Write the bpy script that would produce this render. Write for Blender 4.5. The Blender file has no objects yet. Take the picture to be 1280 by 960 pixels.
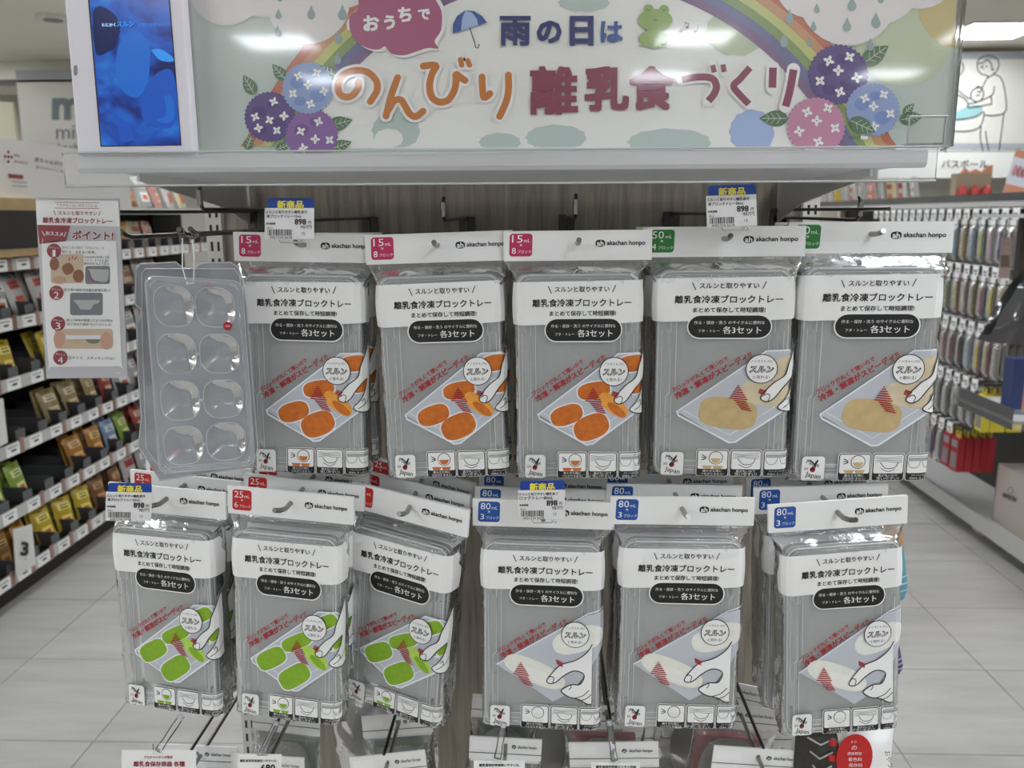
import bpy, bmesh, math, random
from mathutils import Vector, Matrix, noise
S = bpy.context.scene
C = S.collection
random.seed(7)
rad = math.radians

# ------------------------------------------------------------------ camera
F = 1070.0
CAM_LOC = Vector((0, 0, 1.45))
CAM_ROT = (Matrix.Rotation(rad(1.9), 3, 'Z') @ Matrix.Rotation(rad(90 - 11.1), 3, 'X') @ Matrix.Rotation(-0.005, 3, 'Z'))
cd = bpy.data.cameras.new('camera')
cam = bpy.data.objects.new('camera', cd)
C.objects.link(cam)
cam.matrix_world = Matrix.Translation(CAM_LOC) @ CAM_ROT.to_4x4()
cd.sensor_width = 36
cd.lens = 36 * F / 1280
cd.clip_start = 0.02
cd.dof.use_dof = True
cd.dof.focus_distance = 0.93
cd.dof.aperture_fstop = 8.5
S.camera = cam

# ------------------------------------------------------------------ world, exposure
w = bpy.data.worlds.new('world')
S.world = w
w.use_nodes = True
w.node_tree.nodes['Background'].inputs[0].default_value = (0.97, 0.985, 1.0, 1)
w.node_tree.nodes['Background'].inputs[1].default_value = 0.20
S.view_settings.view_transform = 'Standard'
S.view_settings.look = 'None'
S.view_settings.exposure = 0.72
S.view_settings.gamma = 1
S.view_settings.use_curve_mapping = False
LAMP_POWER = 14.5
ZC = 2.75
LAMPS = [(x, y) for y in (-6.8, -5.0, -3.2, -1.4, .8, 2.75, 4.7, 6.66) for x in (-5.1, -1.98, 1.14, 3.27)]  # unseen rows behind the camera set closer to add frontal light
S.cycles.transparent_max_bounces = 40
S.cycles.max_bounces = 10
S.cycles.diffuse_bounces = 3


def ray(px, py):
    return (CAM_ROT @ Vector(((px - 640) / F, -(py - 480) / F, -1)))


def P(px, py, Y):
    d = ray(px, py)
    return CAM_LOC + d * (Y / d.y)


def PX(px, py, X):
    d = ray(px, py)
    return CAM_LOC + d * (X / d.x)


def PZ(px, py, Z):
    d = ray(px, py)
    return CAM_LOC + d * ((Z - 1.45) / d.z)


# ------------------------------------------------------------------ materials
def lin(c):
    if isinstance(c, str):
        c = [int(c[i:i + 2], 16) for i in (0, 2, 4)]
    return tuple(((v / 255) / 12.92 if v / 255 <= .04045 else ((v / 255 + .055) / 1.055) ** 2.4) for v in c) + (1,)


M = {}


def mat(name, col='cccccc', rough=.5, metal=0, spec=.5, noise_amt=0, noise_scale=20, bump=0, emit=None, es=1, coat=0):
    if name in M:
        return M[name]
    m = bpy.data.materials.new(name)
    m.use_nodes = True
    nt = m.node_tree
    b = nt.nodes['Principled BSDF']
    b.inputs['Base Color'].default_value = lin(col)
    b.inputs['Roughness'].default_value = rough
    b.inputs['Metallic'].default_value = metal
    b.inputs['Specular IOR Level'].default_value = spec
    b.inputs['Coat Weight'].default_value = coat
    b.inputs['Coat Roughness'].default_value = .05
    if noise_amt or bump:
        tc = nt.nodes.new('ShaderNodeTexCoord')
        n = nt.nodes.new('ShaderNodeTexNoise')
        n.inputs['Scale'].default_value = noise_scale
        n.inputs['Detail'].default_value = 4
        nt.links.new(tc.outputs['Object'], n.inputs['Vector'])
        if noise_amt:
            mx = nt.nodes.new('ShaderNodeMix')
            mx.data_type = 'RGBA'
            c = lin(col)
            mx.inputs[6].default_value = tuple(v * (1 - noise_amt) for v in c[:3]) + (1,)
            mx.inputs[7].default_value = tuple(min(1, v * (1 + noise_amt)) for v in c[:3]) + (1,)
            nt.links.new(n.outputs['Fac'], mx.inputs[0])
            nt.links.new(mx.outputs[2], b.inputs['Base Color'])
        if bump:
            bp = nt.nodes.new('ShaderNodeBump')
            bp.inputs['Strength'].default_value = bump
            bp.inputs['Distance'].default_value = .01
            nt.links.new(n.outputs['Fac'], bp.inputs['Height'])
            nt.links.new(bp.outputs[0], b.inputs['Normal'])
    if emit:
        b.inputs['Emission Color'].default_value = lin(emit)
        b.inputs['Emission Strength'].default_value = es
    M[name] = m
    return m


def clear(name, haze=.06, refl=.06, rough=.06, tint='ffffff', hazecol='e8e8e8', bump=0, scale=40, fres=1.35):
    """thin transparent plastic: see-through + fresnel gloss + a little milky haze"""
    m = bpy.data.materials.new(name)
    m.use_nodes = True
    nt = m.node_tree
    N = nt.nodes
    L = nt.links
    for n in list(N):
        if n.type != 'OUTPUT_MATERIAL':
            N.remove(n)
    out = [n for n in N if n.type == 'OUTPUT_MATERIAL'][0]
    tr = N.new('ShaderNodeBsdfTransparent')
    tr.inputs[0].default_value = lin(tint)
    df = N.new('ShaderNodeBsdfDiffuse')
    df.inputs[0].default_value = lin(hazecol)
    gl = N.new('ShaderNodeBsdfGlossy')
    gl.inputs['Roughness'].default_value = rough
    m1 = N.new('ShaderNodeMixShader')
    m1.inputs[0].default_value = haze
    L.new(tr.outputs[0], m1.inputs[1])
    L.new(df.outputs[0], m1.inputs[2])
    fr = N.new('ShaderNodeFresnel')
    fr.inputs['IOR'].default_value = fres
    ad = N.new('ShaderNodeMath')
    ad.operation = 'ADD'
    ad.use_clamp = True
    ad.inputs[1].default_value = refl
    L.new(fr.outputs[0], ad.inputs[0])
    m2 = N.new('ShaderNodeMixShader')
    L.new(ad.outputs[0], m2.inputs[0])
    L.new(m1.outputs[0], m2.inputs[1])
    L.new(gl.outputs[0], m2.inputs[2])
    if bump:
        tc = N.new('ShaderNodeTexCoord')
        nz = N.new('ShaderNodeTexNoise')
        nz.inputs['Scale'].default_value = scale
        nz.inputs['Detail'].default_value = 3
        nz.inputs['Distortion'].default_value = 1.2
        L.new(tc.outputs['Object'], nz.inputs['Vector'])
        bp = N.new('ShaderNodeBump')
        bp.inputs['Strength'].default_value = bump
        bp.inputs['Distance'].default_value = .006
        L.new(nz.outputs['Fac'], bp.inputs['Height'])
        L.new(bp.outputs[0], gl.inputs['Normal'])
    L.new(m2.outputs[0], out.inputs['Surface'])
    M[name] = m
    return m


clear('bag_film', haze=.13, refl=.02, rough=.15, bump=.45, scale=30)
clear('clear_acrylic', haze=.02, refl=.01, rough=.03, fres=1.2)
clear('clear_rail', haze=.08, refl=.02, rough=.06, hazecol='ffffff')
clear('frosted_tray', haze=.72, refl=.03, rough=.25, hazecol='b2b4b2')
clear('frosted_sample', haze=.55, refl=.04, rough=.12, hazecol='aeb2b8')
clear('frosted_rim', haze=.6, refl=.05, rough=.2, hazecol='dfe2e6')  # whitened plastic, painting the bright edge highlights of the tray rims
clear('frosted_line', haze=.85, refl=.03, rough=.2, hazecol='dcdfe0')
clear('tray_photo', haze=.8, refl=0, rough=.4, hazecol='d3d7de', fres=1.05)
clear('pouch_film', haze=.08, refl=.05, rough=.12, hazecol='c8c8c8', bump=.8, scale=60)
mat('white_card', 'f0efec', .45)
mat('white_print', 'f1f0ed', .38)
mat('black_ink', '14120f', .4)
mat('red_ink', 'a5141e', .45)
mat('grey_ink', '8a8a8a', .5)
mat('tag_blue', '0d3f96', .4)
mat('tag_yellow', 'f0e04a', .4)
mat('tag_white', 'f6f4f2', .4)
mat('badge_15', 'c02560', .4)
mat('badge_50', '1f7a2c', .4)
mat('badge_25', 'c41f1f', .4)
mat('badge_80', '15509e', .4)
mat('food_15', 'cc6c18', .5, noise_amt=.4, noise_scale=160)
mat('food_15_light', 'eda03c', .5, noise_amt=.2, noise_scale=120)
mat('food_50', 'c9ae7c', .5, noise_amt=.22, noise_scale=90)
mat('food_50_light', 'd8c9a8', .5, noise_amt=.15, noise_scale=90)
mat('food_25', '86b024', .5, noise_amt=.22, noise_scale=160)
mat('food_25_light', 'b4d65a', .5, noise_amt=.15, noise_scale=120)
mat('food_80', 'e8e7dc', .5, noise_amt=.08, noise_scale=90)
mat('food_80_light', 'eeede4', .5, noise_amt=.08, noise_scale=90)
mat('tray_edge', 'e6e9ee', .4)
mat('chrome', 'a8a8a6', .22, metal=1)
mat('rod_steel', '8a8884', .25, metal=1)
mat('dark_steel', '55534f', .3, metal=1)
mat('clear_grey', 'b8bab8', .2)


# ------------------------------------------------------------------ mesh builder
class MB:
    def __init__(s):
        s.v = []
        s.f = []
        s.m = []
        s.mats = []
        s.sm = []

    def mi(s, m):
        m = M[m] if isinstance(m, str) else m
        if m not in s.mats:
            s.mats.append(m)
        return s.mats.index(m)

    def add(s, vs, fs, m, smooth=False):
        o = len(s.v)
        k = s.mi(m)
        s.v += [tuple(v) for v in vs]
        for f in fs:
            s.f.append([i + o for i in f])
            s.m.append(k)
            s.sm.append(smooth)

    def box(s, x0, x1, y0, y1, z0, z1, m, mx=None):
        vs = [(x, y, z) for x in (x0, x1) for y in (y0, y1) for z in (z0, z1)]
        if mx:
            vs = [mx @ Vector(v) for v in vs]
        s.add(vs, [(0, 1, 3, 2), (4, 6, 7, 5), (0, 4, 5, 1), (2, 3, 7, 6), (0, 2, 6, 4), (1, 5, 7, 3)], m)

    def prism(s, poly, vec, m, smooth=False):
        """poly = list of 3D points, extruded by vec"""
        n = len(poly)
        vec = Vector(vec)
        vs = [Vector(p) for p in poly] + [Vector(p) + vec for p in poly]
        fs = [list(range(n)), list(range(2 * n - 1, n - 1, -1))] + [(i, i + n, (i + 1) % n + n, (i + 1) % n) for i in range(n)]
        s.add(vs, fs, m, smooth)

    def tube(s, pts, r, m, n=8, caps=True):
        pts = [Vector(p) for p in pts]
        rs = r if isinstance(r, (list, tuple)) else [r] * len(pts)
        vs = []
        up = None
        for i, p in enumerate(pts):
            t = (pts[min(i + 1, len(pts) - 1)] - pts[max(i - 1, 0)]).normalized()
            if up is None:
                up = t.orthogonal().normalized()
            up = (up - t * up.dot(t)).normalized()
            b = t.cross(up)
            for k in range(n):
                a = 2 * math.pi * k / n
                vs.append(p + (up * math.cos(a) + b * math.sin(a)) * rs[i])
        fs = []
        for i in range(len(pts) - 1):
            for k in range(n):
                fs.append((i * n + k, i * n + (k + 1) % n, (i + 1) * n + (k + 1) % n, (i + 1) * n + k))
        s.add(vs, fs, m, True)
        if caps:
            o = len(vs)
            s.add(vs[:n], [list(range(n))[::-1]], m)
            s.add(vs[-n:], [list(range(n))], m)

    def grid(s, nu, nv, fn, m, smooth=True, keep=None):
        vs = [fn(i / nu, j / nv) for j in range(nv + 1) for i in range(nu + 1)]
        fs = []
        for j in range(nv):
            for i in range(nu):
                if keep and not keep((i + .5) / nu, (j + .5) / nv):
                    continue
                a = j * (nu + 1) + i
                fs.append((a, a + 1, a + nu + 2, a + nu + 1))
        s.add(vs, fs, m, smooth)

    def mesh(s, name):
        me = bpy.data.meshes.new(name)
        me.from_pydata(s.v, [], s.f)
        for m in s.mats:
            me.materials.append(m)
        me.polygons.foreach_set('material_index', s.m)
        me.polygons.foreach_set('use_smooth', s.sm)
        me.update()
        return me

    def build(s, name, parent=None, loc=None):
        return link(name, s.mesh(name), parent, loc)


def link(name, me, parent=None, loc=None):
    o = bpy.data.objects.new(name, me)
    C.objects.link(o)
    if parent:
        o.parent = parent
    if loc is not None:
        o.location = loc
    return o


def tag(o, label=None, cat=None, group=None, kind=None):
    if label:
        o['label'] = label
    if cat:
        o['category'] = cat
    if group:
        o['group'] = group
    if kind:
        o['kind'] = kind
    return o


def empty(name, loc, label=None, cat=None, group=None, rot=(0, 0, 0)):
    o = bpy.data.objects.new(name, None)
    C.objects.link(o)
    o.empty_display_size = .02
    o.location = loc
    o.rotation_euler = rot
    return tag(o, label, cat, group)


ORD = ('first second third fourth fifth sixth seventh eighth ninth tenth eleventh twelfth thirteenth fourteenth fifteenth sixteenth '
       'seventeenth eighteenth nineteenth twentieth').split()

# ------------------------------------------------------------------ flat print
_tc = {}


def text_geo(t):
    if t in _tc:
        return _tc[t]
    c = bpy.data.curves.new('t', 'FONT')
    c.body = t
    c.resolution_u = 2
    o = bpy.data.objects.new('t', c)
    C.objects.link(o)
    bpy.context.view_layer.update()
    e = o.evaluated_get(bpy.context.evaluated_depsgraph_get())
    me = e.to_mesh()
    vs = [(v.co.x, v.co.y) for v in me.vertices]
    fs = [tuple(p.vertices) for p in me.polygons]
    e.to_mesh_clear()
    bpy.data.objects.remove(o)
    bpy.data.curves.remove(c)
    if not vs:
        vs = [(0, 0), (1, 0), (1, 1)]
    x0, x1 = min(v[0] for v in vs), max(v[0] for v in vs)
    y0, y1 = min(v[1] for v in vs), max(v[1] for v in vs)
    cx, cy, wd = (x0 + x1) / 2, (y0 + y1) / 2, x1 - x0
    _tc[t] = ([((x - cx) / wd, (y - cy) / wd) for x, y in vs], fs, (y1 - y0) / wd, 1 / wd)
    return _tc[t]


def spline(pts, n=6):
    out = []
    L = len(pts)
    for i in range(L - 1):
        p0, p1, p2, p3 = pts[max(i - 1, 0)], pts[i], pts[i + 1], pts[min(i + 2, L - 1)]
        for k in range(n):
            t = k / n
            out.append(tuple(.5 * ((2 * b) + (-a + c) * t + (2 * a - 5 * b + 4 * c - d) * t * t + (-a + 3 * b - 3 * c + d) * t ** 3)
                             for a, b, c, d in zip(p0, p1, p2, p3)))
    out.append(tuple(pts[-1]))
    return out


class Art:
    """flat print in photo-like coordinates (x right, y down), mapped on a surface by fmap(x, y, layer)"""

    def __init__(s, fmap, lay=.00018):
        s.mb = MB()
        s.fmap = fmap
        s.pre = lambda x, y: (x, y)

    def add(s, vs, fs, m, l):
        # keep winding facing the viewer (x right, y down -> clockwise in y-down = flip)
        s.mb.add([(*s.pre(x, y), l) for x, y in vs], fs, m)

    def poly(s, pts, m, l=1):
        s.add(pts, [list(range(len(pts)))], m, l)

    def rect(s, x0, y0, x1, y1, m, l=1):
        s.poly([(x0, y0), (x1, y0), (x1, y1), (x0, y1)], m, l)

    def ell(s, cx, cy, rx, ry=None, m='white_print', l=1, rot=0, n=28, sq=2.0):
        ry = ry or rx
        ca, sa = math.cos(rad(rot)), math.sin(rad(rot))
        p = []
        for k in range(n):
            a = 2 * math.pi * k / n
            c, d = math.cos(a), math.sin(a)
            x = math.copysign(abs(c) ** (2 / sq), c) * rx
            y = math.copysign(abs(d) ** (2 / sq), d) * ry
            p.append((cx + x * ca + y * sa, cy - x * sa + y * ca))
        s.poly(p, m, l)

    def ring(s, cx, cy, rx, ry, wd, m, l=1, rot=0, sq=2.0, n=32):
        ca, sa = math.cos(rad(rot)), math.sin(rad(rot))
        p = []
        for k in range(n + 1):
            a = 2 * math.pi * k / n
            c, d = math.cos(a), math.sin(a)
            x = math.copysign(abs(c) ** (2 / sq), c) * rx
            y = math.copysign(abs(d) ** (2 / sq), d) * ry
            p.append((cx + x * ca + y * sa, cy - x * sa + y * ca))
        s.stroke(p, wd, m, l, caps=False)

    def rrect(s, x0, y0, x1, y1, r, m, l=1):
        p = []
        for cx, cy, a0 in ((x1 - r, y0 + r, -90), (x1 - r, y1 - r, 0), (x0 + r, y1 - r, 90), (x0 + r, y0 + r, 180)):
            for k in range(6):
                a = rad(a0 + 18 * k)
                p.append((cx + r * math.cos(a), cy + r * math.sin(a)))
        s.poly(p, m, l)

    def stroke(s, pts, wd, m, l=1, caps=True, taper=False):
        pts = [Vector((p[0], p[1])) for p in pts]
        vs = []
        n = len(pts)
        for i, p in enumerate(pts):
            t = pts[min(i + 1, n - 1)] - pts[max(i - 1, 0)]
            if t.length < 1e-9:
                t = Vector((1, 0))
            t.normalize()
            h = wd / 2
            if taper:
                h *= max(.15, math.sin(math.pi * min(1, max(0, i / (n - 1)))))
            q = Vector((-t.y, t.x)) * h
            vs += [tuple(p + q), tuple(p - q)]
        k = s.mb.mi(m)
        o = len(s.mb.v)
        s.mb.v += [(*s.pre(x, y), l + .12 * (i // 2) / n) for i, (x, y) in enumerate(vs)]
        for i in range(n - 1):
            s.mb.f.append([o + 2 * i, o + 2 * i + 1, o + 2 * i + 3, o + 2 * i + 2])
            s.mb.m.append(k)
            s.mb.sm.append(False)
        if caps:
            for q, p in enumerate((pts[0], pts[-1])):
                s.ell(p.x, p.y, wd / 2, wd / 2, m, l + .15 + .03 * q, n=14)

    def text(s, t, cx, cy, wd, m='black_ink', l=3, rot=0, h=None, bold=0.0, shear=0):
        vs, fs, asp, em = text_geo(t)
        sy = (h / (asp * wd)) if h else 1
        ca, sa = math.cos(rad(rot)), math.sin(rad(rot))
        bb = bold * em * wd
        if bold <= 0:
            offs = [(0, 0)]
        elif bold < .016:
            offs = [(-bb, 0), (bb, 0)]
        elif bold < .05:
            offs = [(0, 0), (-bb, -bb), (bb, -bb), (-bb, bb), (bb, bb), (0, -bb), (0, bb), (-bb, 0), (bb, 0)]
        else:
            offs = [(bb * math.cos(.785 * k), bb * math.sin(.785 * k)) for k in range(8)] + [(0, 0)]
        w2 = wd - 2 * bb
        for k, (ox, oy) in enumerate(offs):
            out = []
            for x, y in vs:
                x = x * w2 + shear * y * w2 + ox
                y = -y * w2 * sy + oy
                out.append((cx + x * ca + y * sa, cy - x * sa + y * ca))
            s.add(out, fs, m, l + .03 * k)

    def mesh(s, name, cuts=None):
        if not cuts:
            s.mb.v = [tuple(s.fmap(*v)) for v in s.mb.v]
            return s.mb.mesh(name)
        me = s.mb.mesh(name)
        bm = bmesh.new()
        bm.from_mesh(me)
        xs, ys = cuts
        for x in xs:
            bmesh.ops.bisect_plane(bm, geom=bm.verts[:] + bm.edges[:] + bm.faces[:], plane_co=(x, 0, 0), plane_no=(1, 0, 0))
        for y in ys:
            bmesh.ops.bisect_plane(bm, geom=bm.verts[:] + bm.edges[:] + bm.faces[:], plane_co=(0, y, 0), plane_no=(0, 1, 0))
        for v in bm.verts:
            v.co = Vector(s.fmap(*v.co))
        bm.to_mesh(me)
        bm.free()
        return me

    def build(s, name, parent=None, cuts=None):
        return link(name, s.mesh(name, cuts), parent)


def plane_map(Y, gap=.0002):
    return lambda x, y, l: P(x, y, Y - l * gap)


def wall_map(X, gap=.0006, sgn=1):
    return lambda x, y, l: PX(x, y, X + sgn * l * gap)


# =================================================================== SETTING
def wood_mat():
    m = mat('wood_panel', '7d756b', .55)
    nt = m.node_tree
    b = nt.nodes['Principled BSDF']
    tc = nt.nodes.new('ShaderNodeTexCoord')
    mp = nt.nodes.new('ShaderNodeMapping')
    mp.inputs['Scale'].default_value = (38, 1, 2.4)
    n = nt.nodes.new('ShaderNodeTexNoise')
    n.inputs['Scale'].default_value = 2.2
    n.inputs['Detail'].default_value = 9
    n.inputs['Roughness'].default_value = .65
    n.inputs['Distortion'].default_value = .5
    r = nt.nodes.new('ShaderNodeValToRGB')
    r.color_ramp.elements[0].position = .3
    r.color_ramp.elements[0].color = lin('70675d')
    r.color_ramp.elements[1].position = .72
    r.color_ramp.elements[1].color = lin('a89d8f')
    nt.links.new(tc.outputs['Object'], mp.inputs[0])
    nt.links.new(mp.outputs[0], n.inputs['Vector'])
    nt.links.new(n.outputs['Fac'], r.inputs[0])
    nt.links.new(r.outputs[0], b.inputs['Base Color'])
    return m


def tile_mat():
    m = mat('floor_tile', 'c4c1bb', .38)
    nt = m.node_tree
    b = nt.nodes['Principled BSDF']
    b.inputs['Specular IOR Level'].default_value = .35
    tc = nt.nodes.new('ShaderNodeTexCoord')
    oi = nt.nodes.new('ShaderNodeObjectInfo')
    ge = nt.nodes.new('ShaderNodeNewGeometry')
    mp = nt.nodes.new('ShaderNodeMapping')
    mp.inputs['Scale'].default_value = (1.0, 5.5, 1)
    mp.inputs['Rotation'].default_value = (0, 0, rad(35))
    n = nt.nodes.new('ShaderNodeTexNoise')
    n.inputs['Scale'].default_value = 2.0
    n.inputs['Detail'].default_value = 8
    n.inputs['Roughness'].default_value = .6
    r = nt.nodes.new('ShaderNodeValToRGB')
    r.color_ramp.elements[0].position = .3
    r.color_ramp.elements[0].color = lin('9b9892')
    r.color_ramp.elements[1].position = .7
    r.color_ramp.elements[1].color = lin('b1aea8')
    nt.links.new(ge.outputs['Position'], mp.inputs[0])
    nt.links.new(mp.outputs[0], n.inputs['Vector'])
    nt.links.new(n.outputs['Fac'], r.inputs[0])
    hs = nt.nodes.new('ShaderNodeHueSaturation')
    ma = nt.nodes.new('ShaderNodeMapRange')
    ma.inputs[3].default_value = .955
    ma.inputs[4].default_value = 1.03
    nt.links.new(oi.outputs['Random'], ma.inputs[0])
    nt.links.new(ma.outputs[0], hs.inputs['Value'])
    nt.links.new(r.outputs[0], hs.inputs['Color'])
    nt.links.new(hs.outputs[0], b.inputs['Base Color'])
    return m


wood_mat()
tile_mat()
mat('joint', '8d8a85', .9)
mat('ceiling_paint', 'f2ede0', .8)
mat('wall_paint', 'c4c0b4', .8)
mat('soffit_dark', '6f6c66', .7)

mb = MB()
mb.box(-7, 7, -8, 9, -.05, -.003, 'joint')
floor = mb.build('floor')
tag(floor, kind='structure')
T = .45
ty0 = PZ(675, 831, 0).y
tx0 = PZ(200, 829, 0).x
mb = MB()
g = .0016
mb.box(g, T - g, g, T - g, -.003, 0, 'floor_tile')
tile_me = mb.mesh('tile')
i0 = int(math.floor((-2.7 - tx0) / T))
j0 = int(math.floor((.9 - ty0) / T))
for j in range(j0, j0 + 17):
    for i in range(i0, i0 + 13):
        x, y = tx0 + i * T, ty0 + j * T
        if x > -2.6 and x + T < 2.9 and y < 8:
            link('tile', tile_me, floor, (x, y, 0))
mb = MB()
# plain floor surface outside the tiled aisle that the camera sees
mb.box(-7, -2.6 + (tx0 % .01), -8, 9, -.003, 0, 'floor_tile')
mb.box(2.9, 7, -8, 9, -.003, 0, 'floor_tile')
mb.box(-2.6, 2.9, -8, ty0 + j0 * T, -.003, 0, 'floor_tile')
o = mb.build('floor_field', floor)

mb = MB()
mb.box(-7, 7, -8, 9, ZC, ZC + .05, 'ceiling_paint')
tag(mb.build('ceiling'), kind='structure')
mb = MB()
mb.box(-7, 7, 8.2, 8.3, 0, ZC, 'wall_paint')
tag(mb.build('wall_back'), kind='structure')
mb = MB()
mb.box(-7.1, -7, -8, 8.2, 0, ZC, 'wall_paint')
tag(mb.build('wall_left'), kind='structure')
mb = MB()
mb.box(7, 7.1, -8, 8.2, 0, ZC, 'wall_paint')
tag(mb.build('wall_right'), kind='structure')
mb = MB()
mb.box(-7, 7, 7.45, 8.2, 2.58, ZC, 'ceiling_paint')
mb.box(-7, 7, 7.44, 7.45, 2.55, 2.60, 'soffit_dark')  # dark strip painting the shade line along the soffit's lower edge
tag(mb.build('trim_1'), kind='structure')
mb = MB()
mb.box(-7, 7, 8.18, 8.2, 0, .1, 'soffit_dark')
tag(mb.build('baseboard_back'), kind='structure')

# ceiling lights: recessed square panels
mat('lamp_diffuser', 'ffffff', .5, emit='f1f7ff', es=LAMP_POWER)
mat('lamp_frame', 'e8e6e0', .5)
mb = MB()
mb.box(-.27, .27, -.27, .27, -.004, 0, 'lamp_diffuser')
diff_me = mb.mesh('diffuser')
mb = MB()
for a in ((-.3, .3, -.3, -.27), (-.3, .3, .27, .3), (-.3, -.27, -.27, .27), (.27, .3, -.27, .27)):
    mb.box(a[0], a[1], a[2], a[3], -.012, 0, 'lamp_frame')
fr_me = mb.mesh('lamp_frame')
rows = {}
for n_, (x, y) in enumerate(LAMPS):
    rws = sorted(set(b for a, b in LAMPS))
    cls = sorted(set(a for a, b in LAMPS))
    t = empty('ceiling_light', (x, y, ZC),
              'square ceiling light panel, %s row from the back wall, %s from left' % (ORD[len(rws) - 1 - rws.index(y)], ORD[cls.index(x)]),
              'ceiling light', 'ceiling light panels')
    link('diffuser', diff_me, t)
    link('lamp_frame', fr_me, t)
# small round downlight upper left
c = PZ(66, 20, ZC)
mb = MB()
R = .10
pts = [(c.x + R * math.cos(a * .3927), c.y + R * math.sin(a * .3927), ZC - .025) for a in range(16)]
mb.prism(pts, (0, 0, .025), 'lamp_frame')
t = empty('round_downlight', (c.x, c.y, ZC), 'small round white ceiling fitting above the left aisle', 'ceiling fitting')
o = mb.build('rim', t)
o.location = (-c.x, -c.y, -ZC)
mb = MB()
pts = [(.06 * math.cos(a * .3927), .06 * math.sin(a * .3927), -.03) for a in range(16)]
mb.prism(pts, (0, 0, .008), 'grey_ink')
mb.build('downlight_face', t)

# =================================================================== FAR WALL GRAPHICS
mat('mural_paper', 'd6d3c9', .7)
mat('mural_band', 'a9abb0', .7)
mat('mural_ink', '3a3835', .6)
mat('mural_teal', '8fb8b8', .6)
YW = 7.3
mb = MB()
tl, br = P(1130, 66, YW), P(1420, 188, YW)
mb.box(tl.x, br.x, YW, YW + .03, br.z, tl.z, 'mural_paper')
mural = mb.build('mural_panel')
tag(mural, 'white wall graphic with line drawing of two adults bathing a baby', 'wall graphic')
a = Art(plane_map(YW, .002))
a.rect(1130, 66, 1420, 74, 'mural_band')
a.rect(1130, 179, 1420, 187, 'mural_band')
K = lambda pts: [(960 + x / 4, y / 4) for x, y in pts]


def ink(pts, wd=1.3, sm=True, l=3):
    p = K(pts)
    a.stroke(spline(p) if sm else p, wd, 'mural_ink', l, caps=False)


a.poly(spline(K([(880, 590), (940, 560), (1000, 530), (1060, 528), (1072, 550), (1040, 580), (960, 596), (880, 600), (880, 590)])), 'mural_teal', 2)
ink([(1070, 372), (1050, 350), (1048, 310), (1070, 285), (1110, 278), (1145, 295), (1155, 325), (1140, 360), (1125, 368)])
ink([(1050, 320), (1075, 312), (1100, 300), (1118, 325), (1120, 350), (1132, 345)])
ink([(1070, 372), (1098, 378), (1100, 388), (1130, 370)])
ink([(1130, 372), (1165, 390), (1185, 460), (1188, 556), (1130, 578), (1085, 575)])
ink([(1098, 386), (1080, 420), (1070, 440)])
ink([(1132, 430), (1125, 470), (1095, 490), (1040, 512), (1005, 520), (1000, 538), (1040, 535), (1105, 522), (1118, 518), (1115, 480)])
ink([(1070, 440), (1078, 470), (1065, 500), (1040, 508), (1015, 490), (1020, 455), (1050, 438), (1070, 440)])
ink([(1040, 440), (1052, 432), (1066, 442), (1060, 462), (1045, 455)])
ink([(925, 405), (950, 450), (1000, 490), (1012, 490)])
ink([(925, 470), (960, 480), (990, 500), (1000, 520)])
ink([(900, 300), (930, 290), (965, 310), (978, 340), (960, 375), (925, 388)])
ink([(920, 272), (940, 268), (950, 282), (935, 296)])
ink([(880, 600), (960, 598), (1040, 582), (1080, 560), (1062, 630), (1010, 655), (930, 655), (880, 640)])
ink([(1180, 560), (1170, 640), (1155, 755)])
ink([(1065, 632), (1062, 690), (1075, 757)])
ink([(1088, 655), (1095, 710), (1105, 757)])
ink([(925, 655), (920, 700), (895, 735), (862, 750)])
ink([(888, 735), (888, 765)], sm=False)
ink([(1075, 320), (1073, 340), (1080, 345)], 1)
for ex, ey in ((1066, 335), (1093, 332), (1045, 478), (1056, 476)):
    a.ell(960 + ex / 4, ey / 4, 1, 1.2, 'mural_ink', 3, n=8)
a.build('line_drawing', mural)
mb = MB()
tl, br = P(1100, 191, 7.1), P(1420, 221, 7.1)
mat('sign_white', 'e4e2da', .6)
mb.box(tl.x, br.x, 7.1, 7.12, br.z, tl.z, 'sign_white')
sg = mb.build('hanging_sign')
tag(sg, 'long white sign board with black katakana lettering under the bathing mural', 'sign')
a = Art(plane_map(7.1, .002))
a.text('バスボール', 1206, 205, 58, 'black_ink', 2, bold=.015)
a.build('lettering', sg)

# left far banner
YB = 7.2
mb = MB()
tl, br = P(20, 100, YB), P(330, 205, YB)
mb.box(tl.x, br.x, YB, YB + .02, br.z, tl.z, 'mural_paper')
bn = mb.build('wall_banner')
tag(bn, 'off-white far wall banner with grey lettering, behind the tablet', 'banner')
mat('banner_ink', '74797c', .6)
a = Art(plane_map(YB, .002))
a.text('m', 84, 136, 38, 'banner_ink', 2, bold=.03)
a.text('mini', 91, 165, 42, 'banner_ink', 2)
a.text('akachan', 89, 184, 46, 'mural_ink', 2)
a.build('lettering', bn)
mat('cream_panel', 'd8cfb4', .6)
mb = MB()
tl, br = P(-60, 128, 6.9), P(22, 185, 6.9)
mb.box(tl.x, br.x, 6.9, 6.93, br.z - .5, tl.z, 'cream_panel')
o = mb.build('cream_panel')
tag(o, 'tall cream partition panel left of the grey lettered banner', 'panel')
mb = MB()
tl, br = P(20, 88, 7.21), P(330, 100, 7.21)
mb.box(tl.x, br.x, 7.2, 7.23, br.z, tl.z, 'mural_band')
o = mb.build('banner_rail')
tag(o, 'grey rail that the far lettered banner hangs from', 'rail')

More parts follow.
